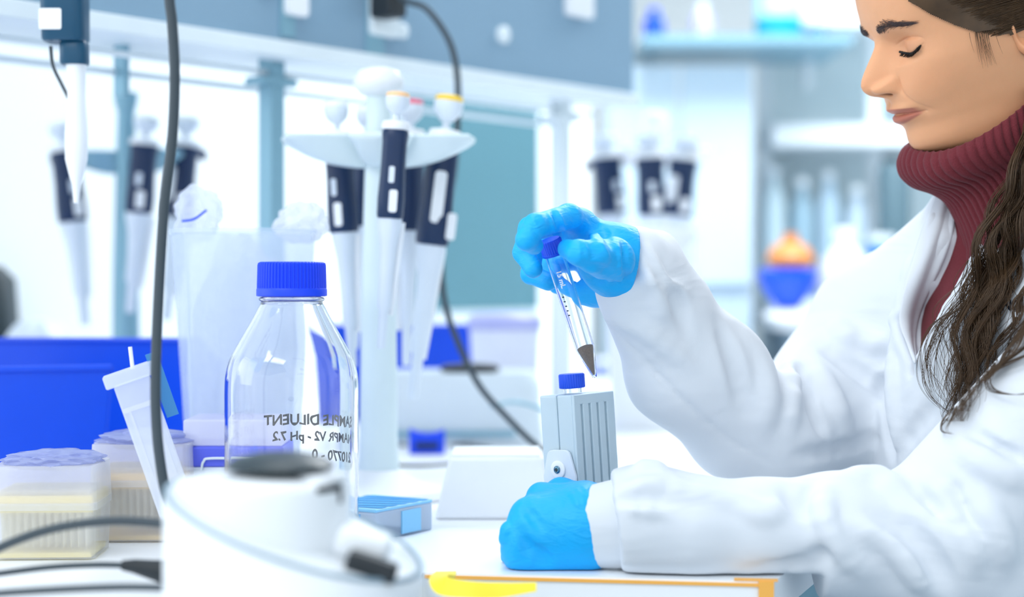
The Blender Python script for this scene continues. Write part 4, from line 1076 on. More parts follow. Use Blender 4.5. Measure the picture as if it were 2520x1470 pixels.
V = np.vstack([V, np.array(earV)]); cols = np.vstack([cols, np.ones((len(earV), 3)) * np.array([1.0, 0.93, 0.9])])
faces = Q.tolist() + tris + earQ
inv = np.array(parent_matrix(person).inverted()); me = bpy.data.meshes.new('body'); me.from_pydata((V + inv[:3, 3]).tolist(), [], faces); me.update()
ca = me.color_attributes.new('tint', 'FLOAT_COLOR', 'POINT'); ca.data.foreach_set('color', np.hstack([cols, np.ones((len(cols), 1))]).astype(np.float32).ravel())
body = finish('body', me, M_skin, person, True, angle=180)
from mathutils.bvhtree import BVHTree
BVH_HEAD = BVHTree.FromPolygons([Vector(p) for p in V.tolist()], faces)
EYE = Vector((0, 0, CZ))
def see(bvh, px, py):
    d = (W(px, py, 2.7) - EYE).normalized(); loc, n, i, dist = bvh.ray_cast(EYE, d)
    if loc is None: return None
    if n.dot(d) > 0: n = -n
    return np.array(loc), np.array(n)

def strands(name, paths, r0, m, parent, tip=0.25, sides=3):
    VS = []; QS = []; n0 = 0
    for p in paths:
        p = np.asarray(p, float); n = len(p)
        t = np.gradient(p, axis=0); t /= np.linalg.norm(t, axis=1)[:, None] + 1e-9
        ref = np.array([0.3, -0.8, 0.5]); a = np.cross(t, ref); a /= np.linalg.norm(a, axis=1)[:, None] + 1e-9; b = np.cross(t, a)
        rr = r0 * (1 - (1 - tip) * (np.linspace(0, 1, n) ** 2))[:, None]
        for k in range(sides):
            an = 2 * math.pi * k / sides; VS.append((p + (a * math.cos(an) + b * math.sin(an)) * rr))
        blk = np.arange(n0, n0 + sides * n).reshape(sides, n)
        for k in range(sides):
            x, y = blk[k], blk[(k + 1) % sides]; QS.append(np.stack([x[:-1], y[:-1], y[1:], x[1:]], 1))
        n0 += sides * n
    return mesh_obj(name, np.concatenate(VS), np.concatenate(QS), m, parent)

def sp(pts, n): return np.array(spline(pts, n))

# eyebrows and lashes
rg = np.random.default_rng(11)
brow = []
def surf(a, u, side):
    """point on the face at lateral a, height u"""
    k = int(np.argmin(np.abs(us - u))); row = FFd[k]; w = WW[k]
    m_ = (np.sign(w) == side) & (row > 20); j = np.where(m_)[0][np.argmin(np.abs(np.abs(w[m_]) - a))]
    return np.array([row[j], w[j], UU[k, j]])
for side in (1, -1):
    for i in range(560):
        x = rg.uniform(0, 1); a = 9 + 36 * x
        mid = 7.5 + 4.0 * math.sin(min(1, x * 1.25) * math.pi * 0.62) - 11.5 * max(0, x - 0.45) ** 1.3
        th2 = 5.4 * (1 - 0.65 * x) * min(1, 0.45 + x * 3)
        u = mid + rg.normal() * th2 * 0.55
        p = surf(a, u, side); up = 2.5 * max(0, 0.35 - x) - 0.6 * (u - mid) * 0.5
        e = surf(a + 4.5 + rg.normal(), u + up - 2.2 * max(0, x - 0.4), side)
        P = [H2W(*[np.array(c) for c in (p + np.array([0.3, 0.2 * side, 0]))]), H2W(*[np.array(c) for c in ((p + e) / 2 + np.array([1.0, 0.6 * side, 0]))]), H2W(*[np.array(c) for c in (e + np.array([0.9, 0.5 * side, 0]))])]
        brow.append(sp(P, 5))
strands('eyebrow_hair', brow, 0.00016, M_brow, person)['kind'] = 'stuff'
lash = []; lines = []
for side in (1, -1):
    line = []
    for x in np.linspace(-12.0, 13.0, 26):
        a = ew + x; p = surf(a, lash_u(a) - 0.5, side); line.append(H2W(*[np.array(c) for c in (p + np.array([0.7, 0.2 * side, 0]))]))
    lines.append(np.array(line))
    for i in range(110):
        x = rg.uniform(-10, 13); a = ew + x; p = surf(a, lash_u(a), side)
        ln = 6.5 * (0.7 + 0.3 * (x + 10) / 23) * rg.uniform(0.75, 1.1)
        d = np.array([0.62, (0.10 + 0.030 * x) * side, -0.78]); 
        lash.append(sp([H2W(*[np.array(c) for c in p]), H2W(*[np.array(c) for c in (p + d * ln * 0.5 + np.array([0.5, 0, 0]))]), H2W(*[np.array(c) for c in (p + d * ln + np.array([1.2, 0, 1.3]))])], 6))
strands('eyelash', lash, 0.00034, M_lash, person)['kind'] = 'stuff'
for l_ in lines: strands('lash_line', [l_], 0.0010, M_lash, person, tip=0.7, sides=6)

# ---- coat: torso and both sleeves as one surface
FC = nrm([-0.943, -0.331, 0]); LC = nrm([0.331, -0.943, 0]); UC = np.array([0, 0, 1.0])
mm = lambda x, y, z: np.array([x / 1000, y / 1000, CZ + z / 1000])
RS, RE, RW_ = WN(2150, 792, 2.47), WN(1905, 1085, 2.64), WN(1562, 690, 2.82)
LS, LE, LW_ = WN(2770, 850, 3.02), WN(2285, 1345, 3.02), WN(1500, 1284, 3.03)
NB = mm(446, 1588, 40)
coat = Field((0.02, 1.28, CZ - 0.60), (0.66, 1.90, CZ + 0.12), 0.0031)
def torso(fd, d=0.0):
    fd.cone(WN(2385, 590, 2.60), RS, 0.050 - d, 0.050 - d, 0.02)
    fd.cone(NB + UC * -0.055, RS, 0.060 - d, 0.050 - d, 0.03)
    fd.cone(NB + UC * -0.05, LS, 0.062 - d, 0.066 - d, 0.03)
    fd.ell(mm(462, 1572, -150), (FC, LC, UC), (0.112 - d, 0.160 - d, 0.175 - d), 0.03)
    fd.cone(mm(464, 1572, -110), mm(490, 1570, -420), 0.108 - d, 0.125 - d, 0.04)
    fd.ell(mm(500, 1568, -470), (FC, LC, UC), (0.13 - d, 0.175 - d, 0.2 - d), 0.03)
torso(coat)
KS = 0.018
# far sleeve
coat.chain([RS, WN(2060, 950, 2.50), RE], [0.058, 0.060, 0.048], 0.022)
coat.cone(WN(2096, 788, 2.48), WN(2150, 870, 2.51), 0.022, 0.030, 0.010)
coat.cone(WN(1526, 602, 2.79), WN(1610, 630, 2.77), 0.016, 0.024, 0.012)
coat.chain([WN(2150, 990, 2.52), WN(2100, 1050, 2.54), RE], [0.055, 0.046, 0.042], 0.02)
coat.chain([RE, WN(1720, 890, 2.72), RW_], [0.048, 0.046, 0.034], 0.02)
coat.chain([WN(1560, 740, 2.82), WN(1650, 930, 2.74), WN(1800, 1070, 2.66), WN(1890, 1125, 2.61)], [0.026, 0.036, 0.036, 0.028], 0.02)
coat.chain([WN(1570, 630, 2.82), WN(1660, 745, 2.76)], [0.024, 0.032], 0.015)
# near sleeve
coat.chain([LS, LE], [0.068, 0.060], 0.02)
coat.chain([LE, WN(2060, 1320, 3.03), WN(1880, 1306, 3.04), WN(1700, 1300, 3.04), WN(1590, 1282, 3.03), LW_], [0.058, 0.050, 0.040, 0.0405, 0.0435, 0.040], 0.014)
coat.cone(WN(2370, 1330, 3.04), WN(2450, 1420, 3.04), 0.05, 0.04, 0.03)
# flat edge of the near sleeve where the knitted cuff comes out
sl_, X_, Y_, Z_ = coat.box(WN(1430, 1430, 3.3), WN(1530, 1120, 2.8)); 
sl_, X_, Y_, Z_ = coat.box((0.02, 1.28, BENCH - 0.02), (0.13, 1.47, BENCH + 0.13))
dpl = (W(1512, 1290, 3.03).x - X_) - 0.10 * (Z_ - (BENCH + 0.05))
coat.f[sl_] = np.where(Y_ < 1.47, np.maximum(coat.f[sl_], dpl), coat.f[sl_])
# the sleeve rests on the bench top
sl_, X_, Y_, Z_ = coat.box((0.02, 1.30, BENCH - 0.10), (0.245, 1.50, BENCH + 0.02))
coat.f[sl_] = np.maximum(coat.f[sl_], (BENCH + 0.0012) - Z_ + 0 * X_ + 0 * Y_)

def fold(fd, px_pts, r, rise, k=0.008, crease=False, taper=True, n=None):
    """a ridge (or crease) of cloth along a line on the surface"""
    n = n or max(4, int(sum(math.dist(px_pts[i], px_pts[i + 1]) for i in range(len(px_pts) - 1)) / 28))
    P = [fd.hit(*q[:2]) for q in spline([(a, b, 0) for a, b in px_pts], n)]
    P = [p for p in P if p is not None]
    if len(P) < 2: return
    cs = []; rs = []
    for i, (p, nn_) in enumerate(P):
        if i and np.linalg.norm(p - P[i - 1][0]) > 0.06: return
        e = math.sin(math.pi * (i + 0.35) / (len(P) - 0.3)) if taper else 1
        ri = rise * e
        cs.append(p - nn_ * (r - ri) if not crease else p + nn_ * (r - ri)); rs.append(r)
    for i in range(len(cs) - 1): fd.cone(cs[i], cs[i + 1], rs[i], rs[i + 1], k, crease)
CR, RI = True, False
FOLDS = [
    # far sleeve
    ([(1905, 850), (1925, 930), (1925, 1040), (1918, 1150)], 0.012, 0.007, 0.010, CR), ([(1945, 865), (1948, 960), (1945, 1060)], 0.012, 0.005, 0.010, RI),
    ([(1965, 900), (1995, 990), (2030, 1070)], 0.010, 0.006, 0.008, CR), ([(2005, 900), (2050, 985), (2090, 1080)], 0.016, 0.005, 0.012, RI),
    ([(2020, 850), (2100, 905), (2180, 965)], 0.010, 0.005, 0.010, CR), ([(2050, 790), (2090, 830), (2180, 850)], 0.014, 0.005, 0.010, RI),
    ([(1800, 775), (1860, 860), (1890, 960), (1880, 1060)], 0.016, 0.005, 0.012, RI), ([(1770, 800), (1810, 900), (1830, 1010)], 0.012, 0.004, 0.010, CR),
    ([(1560, 600), (1610, 690), (1630, 790)], 0.014, 0.006, 0.010, RI), ([(1545, 720), (1600, 690), (1690, 720)], 0.010, 0.003, 0.008, RI),
    ([(1590, 620), (1660, 720), (1690, 820)], 0.010, 0.004, 0.008, CR), ([(1960, 1120), (2050, 1110), (2150, 1080)], 0.010, 0.004, 0.008, CR),
    ([(1450, 790), (1560, 800), (1700, 900)], 0.012, 0.003, 0.01, RI),
    # seam down the far sleeve
    ([(1500, 800), (1580, 880), (1680, 985), (1790, 1080), (1900, 1140)], 0.004, 0.0014, 0.003, CR),
    # near sleeve, wrist to elbow
    ([(1525, 1210), (1600, 1190), (1700, 1205)], 0.010, 0.003, 0.008, RI), ([(1520, 1255), (1580, 1255), (1640, 1270)], 0.007, 0.003, 0.006, RI), ([(1530, 1235), (1600, 1232), (1660, 1240)], 0.007, 0.002, 0.006, CR),
    ([(1680, 1200), (1800, 1230), (1880, 1265), (1930, 1245)], 0.012, 0.003, 0.010, RI), ([(1560, 1160), (1600, 1150), (1650, 1170)], 0.010, 0.004, 0.008, RI),
    ([(1930, 1200), (1960, 1240), (1990, 1240), (2015, 1180)], 0.012, 0.004, 0.010, CR), ([(2022, 1190), (2026, 1260), (2060, 1340), (2120, 1410)], 0.012, 0.005, 0.010, RI),
    ([(2080, 1170), (2160, 1175), (2220, 1215)], 0.014, 0.005, 0.012, RI), ([(2000, 1380), (1940, 1400), (1860, 1405)], 0.010, 0.004, 0.010, CR), ([(2020, 1370), (1990, 1430), (1960, 1465)], 0.012, 0.006, 0.010, CR),
    ([(2255, 1200), (2300, 1235), (2330, 1270)], 0.009, 0.006, 0.007, CR), ([(2310, 1175), (2350, 1220), (2375, 1280), (2400, 1310)], 0.009, 0.006, 0.008, CR), ([(2290, 1190), (2340, 1260), (2390, 1340), (2410, 1400)], 0.012, 0.004, 0.010, RI),
    ([(2100, 1290), (2190, 1330), (2250, 1400), (2280, 1450)], 0.014, 0.005, 0.012, RI), ([(2150, 1270), (2250, 1320), (2310, 1400), (2340, 1460)], 0.012, 0.005, 0.010, CR),
    ([(2380, 1060), (2450, 1110), (2510, 1135)], 0.010, 0.006, 0.008, CR), ([(2370, 1090), (2440, 1150), (2515, 1190)], 0.014, 0.004, 0.012, RI), ([(2420, 1230), (2460, 1320), (2480, 1390)], 0.014, 0.005, 0.012, RI),
    # chest
    ([(2180, 850), (2172, 950), (2182, 1050), (2198, 1130)], 0.012, 0.007, 0.010, CR), ([(2208, 800), (2198, 900), (2202, 1020), (2216, 1120)], 0.012, 0.004, 0.010, RI),
    ([(2235, 1000), (2300, 1060), (2330, 1130)], 0.014, 0.003, 0.012, RI), ([(2210, 1120), (2260, 1040), (2300, 1000)], 0.010, 0.003, 0.010, CR),
]
for pts_, r_, ri_, k_, c_ in FOLDS: fold(coat, pts_, r_ * 0.75, ri_ * 1.75, k_ * 0.6, c_)
# neckline: a V cut through the cloth, bounded by the lapels
VN = [(2240, 932), (2220, 842), (2212, 780), (2262, 700), (2318, 585), (2338, 500), (2360, 380), (2620, 300), (2620, 420), (2500, 470), (2446, 552), (2388, 650), (2322, 775)]
def in_poly(X, Z, poly):
    c = np.zeros(np.broadcast(X, Z).shape, bool); n = len(poly)
    for i in range(n):
        (x1, y1), (x2, y2) = poly[i], poly[(i + 1) % n]
        if y1 == y2: continue
        c ^= ((y1 > Z) != (y2 > Z)) & (X < (x2 - x1) * (Z - y1) / (y2 - y1) + x1)
    return c
swt = Field((0.32, 1.42, CZ - 0.16), (0.60, 1.74, CZ + 0.14), 0.0036)
torso(swt, 0.016); swt.cone(NB + FC * -0.005, NB + UC * 0.10, 0.040, 0.036, 0.02)
# the cut follows the chest: a prism square to the front of the body
ctr = coat.hit(2300, 720)[0]
ea, eb = nrm(LC + FC * 0.25), UC; en_ = np.cross(ea, eb)
def flat(p): d = p - ctr; return d @ ea, d @ eb
Vp = []
for q in VN:
    h_ = coat.hit(*q); p = h_[0] if h_ is not None else WN(q[0], q[1], 2.68); Vp.append(flat(p))
sl_, X_, Y_, Z_ = coat.box((0.30, 1.40, CZ - 0.12), (0.66, 1.86, CZ + 0.12))
pa = (X_ - ctr[0]) * ea[0] + (Y_ - ctr[1]) * ea[1] + (Z_ - ctr[2]) * 0; pb = (Z_ - ctr[2]) + 0 * pa; dp = (X_ - ctr[0]) * FC[0] + (Y_ - ctr[1]) * FC[1] + 0 * Z_
# signed distance to the polygon
def sd_poly(x, y, poly):
    d = np.full(x.shape, 1e9, np.float32); n = len(poly)
    for i in range(n):
        a = np.array(poly[i]); b = np.array(poly[(i + 1) % n]); e = b - a; t = np.clip(((x - a[0]) * e[0] + (y - a[1]) * e[1]) / (e @ e + 1e-12), 0, 1)
        d = np.minimum(d, (x - a[0] - t * e[0]) ** 2 + (y - a[1] - t * e[1]) ** 2)
    return np.where(in_poly(x, y, poly), -1, 1) * np.sqrt(d)
sdv = np.maximum(sd_poly(pa, pb, Vp), -(dp + 0.16))
coat.blend(sl_, sdv.astype(np.float32), 0.004, True)
# lapels: rolled edges along the neckline
lap = [coat.hit(*q) for q in ((2300, 540), (2270, 640), (2225, 730), (2206, 790), (2222, 850), (2246, 905))]
for a, b in zip(lap[:-1], lap[1:]):
    if a is not None and b is not None and np.linalg.norm(a[0] - b[0]) < 0.08: coat.cone(a[0] + a[1] * 0.002, b[0] + b[1] * 0.002, 0.006, 0.005, 0.006)
lap = [coat.hit(*q) for q in ((2470, 540), (2405, 645), (2340, 760), (2262, 895))]
for a, b in zip(lap[:-1], lap[1:]):
    if a is not None and b is not None: coat.cone(a[0] + a[1] * 0.001, b[0] + b[1] * 0.001, 0.006, 0.005, 0.006)
# standing part of the far collar beside the neck
cpts = [WN(2322, 482, 2.60), WN(2298, 570, 2.61), WN(2256, 670, 2.64), WN(2220, 770, 2.66)]
coat.chain(cpts, [0.008, 0.011, 0.010, 0.006], 0.010)
coat.chain([WN(2362, 478, 2.55), WN(2364, 590, 2.56), WN(2312, 690, 2.60), WN(2246, 800, 2.65)], [0.010, 0.015, 0.012, 0.005], 0.004)
V, Q = coat.net(); V = relax(V, Q, 2, 0.5)
coat_o = mesh_obj('lab_coat', V, Q, M_coat, person)
BVH_COAT = BVHTree.FromPolygons([Vector(p) for p in V.tolist()], Q.tolist())
V, Q = swt.net(); V = relax(V, Q, 2); sw_o = mesh_obj('sweater', V, Q, M_knit, person)

# knitted cuff of the near sleeve
cf = []; fs = []; nseg = 64; rows = 14
ca_, cb_ = WN(1422, 1296, 3.02), WN(1540, 1286, 3.03)
for k in range(rows):
    u = k / (rows - 1); c = ca_ + (cb_ - ca_) * u
    rz_ = 0.0335 + 0.004 * u - (0.0015 if k == 0 else 0); ry_ = 0.024 + 0.006 * u
    bow = 0.010 * (1 - u)
    for i in range(nseg):
        a = 2 * math.pi * i / nseg; rb_ = 1 + 0.003 * math.cos(a * 40)
        x = c[0] + bow * (math.sin(a) ** 2) * 1.0 + 0.0; zz = c[2] + rz_ * rb_ * math.sin(a)
        cf.append((x, c[1] + ry_ * rb_ * math.cos(a), max(zz, BENCH + 0.0012)))
fs = [(k * nseg + i, k * nseg + (i + 1) % nseg, (k + 1) * nseg + (i + 1) % nseg, (k + 1) * nseg + i) for k in range(rows - 1) for i in range(nseg)]
mesh_obj('cuff', cf, fs, M_coat, coat_o)

# far lapel: a folded strip of cloth standing beside the neckline
E1 = [(2306, 470), (2268, 570), (2232, 680), (2211, 782), (2230, 842), (2251, 896)]
E2 = [(2352, 492), (2344, 580), (2306, 680), (2268, 760), (2252, 830), (2256, 890)]
def edge(E, dz, fb):
    out = []
    for q in E:
        h_ = coat.hit(*q); p = h_[0] if (h_ is not None and abs(FPX / (h_[0][1] * 1000) - 2.64) < 0.14) else WN(q[0], q[1], fb)
        out.append(p)
    P_ = sp(out, 40)
    for _ in range(6): P_[1:-1] = 0.25 * P_[:-2] + 0.5 * P_[1:-1] + 0.25 * P_[2:]
    d_ = P_ - np.array([0, 0, CZ]); d_ /= np.linalg.norm(d_, axis=1)[:, None]
    return P_ - d_ * dz
e1, e2 = edge(E1, 0.009, 2.66), edge(E2, 0.001, 2.58)
lv = []; NCR = 12
for k in range(40):
    for j in range(NCR):
        t = j / (NCR - 1); p = e1[k] * (1 - t) + e2[k] * t
        d_ = p - np.array([0, 0, CZ]); d_ /= np.linalg.norm(d_)
        lv.append(p - d_ * (0.006 * math.sin(math.pi * min(1, t * 1.15)) - 0.004 * math.exp(-((t - 0.68) / 0.12) ** 2)))
lq = [(k * NCR + j, k * NCR + j + 1, (k + 1) * NCR + j + 1, (k + 1) * NCR + j) for k in range(39) for j in range(NCR - 1)]
lp = mesh_obj('lapel', lv, lq, M_coat, coat_o)
md = lp.modifiers.new('thickness', 'SOLIDIFY'); md.thickness = 0.0016; md.offset = 0

# ---- turtleneck collar: a loose ribbed tube, folded over itself
rings = [  # front pixel, back pixel, lateral radius mm
    ((2300, 395), (2520, 250), 50), ((2268, 372), (2535, 228), 57), ((2246, 356), (2548, 212), 61), ((2234, 362), (2556, 214), 64), ((2224, 385), (2562, 232), 67), ((2222, 408), (2566, 256), 69), ((2232, 436), (2570, 288), 69),
    ((2262, 462), (2574, 320), 66), ((2306, 478), (2578, 352), 61), ((2338, 500), (2584, 384), 58), ((2358, 535), (2592, 420), 58), ((2374, 575), (2604, 470), 60), ((2384, 625), (2620, 530), 64), ((2370, 700), (2640, 600), 70)]
ctl = [(WN(a[0], a[1], 2.70), WN(b[0], b[1], 2.70), r / 1000) for a, b, r in rings]
NRW, NSG = 90, 480; cv = []
A_c = sp([c[0] for c in ctl], NRW); B_c = sp([c[1] for c in ctl], NRW); R_c = sp([(c[2], 0, 0) for c in ctl], NRW)[:, 0]
fr_l = np.array([0.10, -0.99, 0.0]); fr_l /= np.linalg.norm(fr_l)
tt_ = np.linspace(0, 2 * math.pi, NSG, endpoint=False)
for k in range(NRW):
    c = (A_c[k] + B_c[k]) / 2; fa = (A_c[k] - B_c[k]) / 2; u = k / (NRW - 1)
    amp = 0.0030 * min(1, max(0, (u - 0.06) / 0.12)) * (1 if u < 0.75 else max(0.25, 1 - (u - 0.75) * 3))
    wave = 0.05 * math.sin(u * 9.0)
    rib = np.abs(np.sin(tt_ * 26 + 0.9 * np.sin(u * 5 + tt_ * 2) + wave)) ** 0.6
    rr_ = 1 + 0.012 * np.sin(tt_ * 5 + u * 8)
    ring = c + (np.cos(tt_) * rr_)[:, None] * fa + (np.sin(tt_) * rr_ * R_c[k])[:, None] * fr_l
    ring[:, 2] -= 0.0190 * np.clip(np.sin(tt_), 0, 1) * (1 + np.cos(tt_)) * max(0, 1 - u / 0.62)
    nv = ring - c; nv /= np.linalg.norm(nv, axis=1)[:, None]
    cv.append(ring + nv * (amp * (rib - 0.5))[:, None])
cv = np.concatenate(cv); ii = np.arange(NRW - 1)[:, None] * NSG + np.arange(NSG)[None]; jj = np.arange(NRW - 1)[:, None] * NSG + (np.arange(NSG)[None] + 1) % NSG
mesh_obj('turtleneck', cv, np.stack([ii, ii + NSG, jj + NSG, jj], -1).reshape(-1, 4), M_knit, sw_o)

# ---- gloves
def glove(name, build, lo, hi, h=0.0011, wr=None):
    fd = Field(lo, hi, h); build(fd); V, Q = fd.net(); V = relax(V, Q, 3)
    if wr: V = wr(V, fd)
    return mesh_obj(name, V, Q, M_glove, person), fd
def far_hand(fd):
    k = 0.006
    P = lambda x, y, s: WN(x, y, s)
    # palm, thumb ball and heel of the hand
    fd.chain([P(1545, 652, 2.84), P(1500, 630, 2.85), P(1440, 590, 2.83)], [0.0300, 0.0270, 0.0210], 0.008)
    fd.chain([P(1430, 560, 2.86), P(1445, 600, 2.76), P(1460, 640, 2.70), P(1468, 685, 2.70)], [0.0135, 0.0150, 0.0155, 0.0140], 0.010)
    fd.chain([P(1505, 640, 2.93), P(1460, 632, 2.99)], [0.0200, 0.0140], 0.010)
    fd.chain([P(1530, 690, 2.82), P(1465, 715, 2.78), P(1432, 722, 2.78)], [0.0180, 0.0135, 0.0095], 0.010)
    # thumb
    fd.chain([P(1460, 632, 3.0), P(1424, 622, 3.01), P(1396, 613, 2.97)], [0.0118, 0.0100, 0.0082], 0.005)
    # index finger over the cap
    fd.chain([P(1424, 548, 2.86), P(1400, 534, 2.92)], [0.0125, 0.0108], 0.008)
    fd.chain([P(1400, 534, 2.92), P(1318, 556, 3.00), P(1296, 590, 3.00), P(1314, 604, 2.97)], [0.0108, 0.0098, 0.0086, 0.0080], 0.004)
    # middle, ring, little finger curling behind the tube
    fd.chain([P(1424, 552, 2.80), P(1304, 562, 2.88), P(1288, 622, 2.88), P(1312, 662, 2.90)], [0.0115, 0.0096, 0.0088, 0.0082], 0.0035)
    fd.chain([P(1440, 590, 2.74), P(1312, 610, 2.78), P(1306, 675, 2.79), P(1350, 694, 2.82)], [0.0110, 0.0094, 0.0086, 0.0080], 0.0035)
    fd.chain([P(1450, 630, 2.69), P(1350, 655, 2.71), P(1372, 700, 2.74), P(1410, 712, 2.76)], [0.0105, 0.0088, 0.0080, 0.0074], 0.0035)
    # cuff of the glove
    fd.chain([P(1520, 645, 2.85), P(1556, 660, 2.83)], [0.0325, 0.0360], 0.006)
    # stretched folds
    for a, b, r in (((1372, 520), (1392, 566), 0.0022), ((1350, 526), (1366, 572), 0.002), ((1310, 536), (1330, 576), 0.0022), ((1296, 556), (1316, 592), 0.002), ((1440, 545), (1470, 600), 0.003), ((1470, 575), (1500, 640), 0.003), ((1520, 590), (1530, 690), 0.003), ((1425, 604), (1432, 640), 0.002), ((1440, 604), (1446, 640), 0.002)):
        fold(fd, [a, ((a[0] + b[0]) / 2, (a[1] + b[1]) / 2 + 3), b], r, r * 0.55, 0.002, False, True, 6)
    for a, b, r in (((1360, 520), (1380, 570), 0.003), ((1320, 545), (1345, 580), 0.003), ((1455, 655), (1500, 670), 0.004), ((1450, 690), (1520, 700), 0.005), ((1480, 560), (1505, 610), 0.004), ((1535, 600), (1540, 690), 0.0035)):
        fold(fd, [a, ((a[0] + b[0]) / 2, (a[1] + b[1]) / 2 - 3), b], r, r * 0.45, 0.003, True, True, 6)
def cuff_cut(fd, p, n):
    fd.plane(p, n)
def far_all(fd):
    far_hand(fd); fd.plane(WN(1548, 650, 2.84), nrm([0.96, 0.18, -0.16]))
g1, gfd = glove('glove', far_all, (WN(1235, 0, 2.9)[0], 1.33, CZ - 0.04), (WN(1610, 0, 2.8)[0], 1.64, CZ + 0.085))
g1['label'] = 'blue glove on the raised hand pinching the tube'

def near_hand(fd):
    P = lambda x, y, s: WN(x, y, s); k = 0.010; fl = (np.array([0, 1.0, 0]), 0.85)
    W0 = [(1450, 1236, 2.98), (1450, 1268, 3.02), (1450, 1312, 3.03), (1450, 1356, 3.02)]
    MC = [(1332, 1224, 2.96), (1297, 1268, 3.01), (1292, 1314, 3.03), (1280, 1362, 3.02)]
    for a, b in zip(W0, MC): fd.cone(P(*a), P(*b), 0.0150, 0.0118, 0.014)
    fd.cone(P(1440, 1280, 3.0), P(1330, 1290, 3.01), 0.022, 0.018, 0.02)
    fd.cone(P(1430, 1330, 3.0), P(1300, 1350, 3.01), 0.020, 0.017, 0.02)
    # fingers fold away from the lens and close round the block
    fd.chain([P(*MC[0]), P(1305, 1250, 2.86), P(1345, 1262, 2.78)], [0.0115, 0.0095, 0.0085], 0.004)
    fd.chain([P(*MC[1]), P(1278, 1290, 2.90), P(1310, 1300, 2.80)], [0.0118, 0.0098, 0.0085], 0.004)
    fd.chain([P(*MC[2]), P(1278, 1336, 2.93), P(1300, 1345, 2.83)], [0.0118, 0.0098, 0.0085], 0.004)
    fd.chain([P(*MC[3]), P(1262, 1370, 2.95), P(1290, 1380, 2.86)], [0.0110, 0.0092, 0.0080], 0.004)
    # thumb: runs along the top and presses the block, tip shows at the left
    fd.chain([P(1440, 1222, 2.95), P(1380, 1212, 2.90), P(1330, 1222, 2.84)], [0.0125, 0.0105, 0.0090], 0.010)
    fd.chain([P(1285, 1296, 3.0), P(1256, 1308, 3.03), P(1250, 1326, 3.03)], [0.008, 0.0086, 0.0078], 0.001)
    # skirt towards the cuff, creases at the wrist
    fd.chain([P(1445, 1295, 3.01), P(1480, 1293, 3.01)], [0.0300, 0.0285], 0.01)
    for a, b in (((1420, 1205), (1438, 1250)), ((1436, 1200), (1450, 1240)), ((1404, 1212), (1424, 1252))):
        fold(fd, [a, ((a[0] + b[0]) / 2 + 4, (a[1] + b[1]) / 2), b], 0.0026, 0.0016, 0.002, False, True, 6)
    for a, b in (((1275, 1300), (1300, 1370)), ((1300, 1335), (1330, 1385)), ((1330, 1350), (1350, 1390)), ((1290, 1250), (1330, 1300))):
        fold(fd, [a, ((a[0] + b[0]) / 2 + 4, (a[1] + b[1]) / 2), b], 0.004, 0.0012, 0.004, True, True, 6)
    fd.plane((0, 0, BENCH + 0.0008), (0, 0, -1))
lo = WN(1200, 1420, 3.0); hi = WN(1500, 1160, 3.0)
g2, _ = glove('glove', near_hand, (lo[0], 1.33, BENCH - 0.01), (hi[0], 1.56, hi[2]))
g2['label'] = 'blue glove on the fist resting on the bench'

# ------------------------------------------------------------------ conical tube in the raised hand
ta, tb_ = WN(1352, 590, 2.92), WN(1464, 929, 2.86)
ax = (tb_ - ta); TL = np.linalg.norm(ax); qrot = Vector((0, 0, 1)).rotation_difference(Vector(-ax / TL))
ctb = thing('conical_tube', 'clear conical tube with blue cap and brown sediment in the raised hand', 'tube', Vector(tb_), qrot.to_euler())
RT = 0.0084
m = MB(); m.lathe([(0.0011, 0.0), (0.0020, 0.0006), (RT * 0.97, 0.027), (RT, 0.030), (RT, TL - 0.012), (RT - 0.0009, TL - 0.012), (RT - 0.0009, 0.030), (RT * 0.88, 0.0275), (0.0012, 0.0022), (0.0002, 0.002)], 40, cap=False)
m.build('tube_wall', mat('tube_plastic', '#ffffff', 0.03, trans=1.0, ior=1.22, var=0.0), ctb)
m = MB(); m.lathe([(0.0006, 0.0026), (RT * 0.82, 0.0268), (RT * 0.84, 0.0282), (RT * 0.5, 0.0292), (0.0003, 0.0288)], 32); m.build('sediment', mat('brown_sediment', '#857870', 0.8, var=0.35, nscale=900), ctb)
m = MB(); m.lathe([(RT * 1.20, TL - 0.0135), (RT * 1.24, TL - 0.0125), (RT * 1.24, TL - 0.0115), (RT * 1.16, TL - 0.011), (RT * 1.14, TL - 0.0012), (RT * 1.05, TL), (0.0005, TL)], 120, ribs=lambda k, i: (0.00025 if i % 4 < 2 else -0.0002) if k in (3, 4) else 0); m.build('cap', mat('tube_cap_blue', '#0d50e0', 0.4), ctb)
me = text_mesh('15 mL', 0.0062, M_ink)
Ri = Matrix.Rotation(math.radians(90), 4, 'Z')
for v in me.vertices:
    a = -math.pi / 2 - 0.35 + v.co.y / RT * 0.9; v.co = ((RT + 0.0002) * math.cos(a), (RT + 0.0002) * math.sin(a), TL - 0.026 - v.co.x)
finish('scale_print', me, M_white, ctb, smooth=False)
m = MB()
for i in range(5):
    z0 = TL - 0.050 - i * 0.0042
    a0 = -math.pi / 2 - 0.62; w_ = 0.22
    m.add([((RT + 0.0002) * math.cos(a0 + d), (RT + 0.0002) * math.sin(a0 + d), z0 + e) for d, e in ((0, 0), (w_, 0), (w_, 0.0011), (0, 0.0011))], [(0, 1, 2, 3)])
m.build('scale_marks', M_ink, ctb, smooth=False)['kind'] = 'stuff'

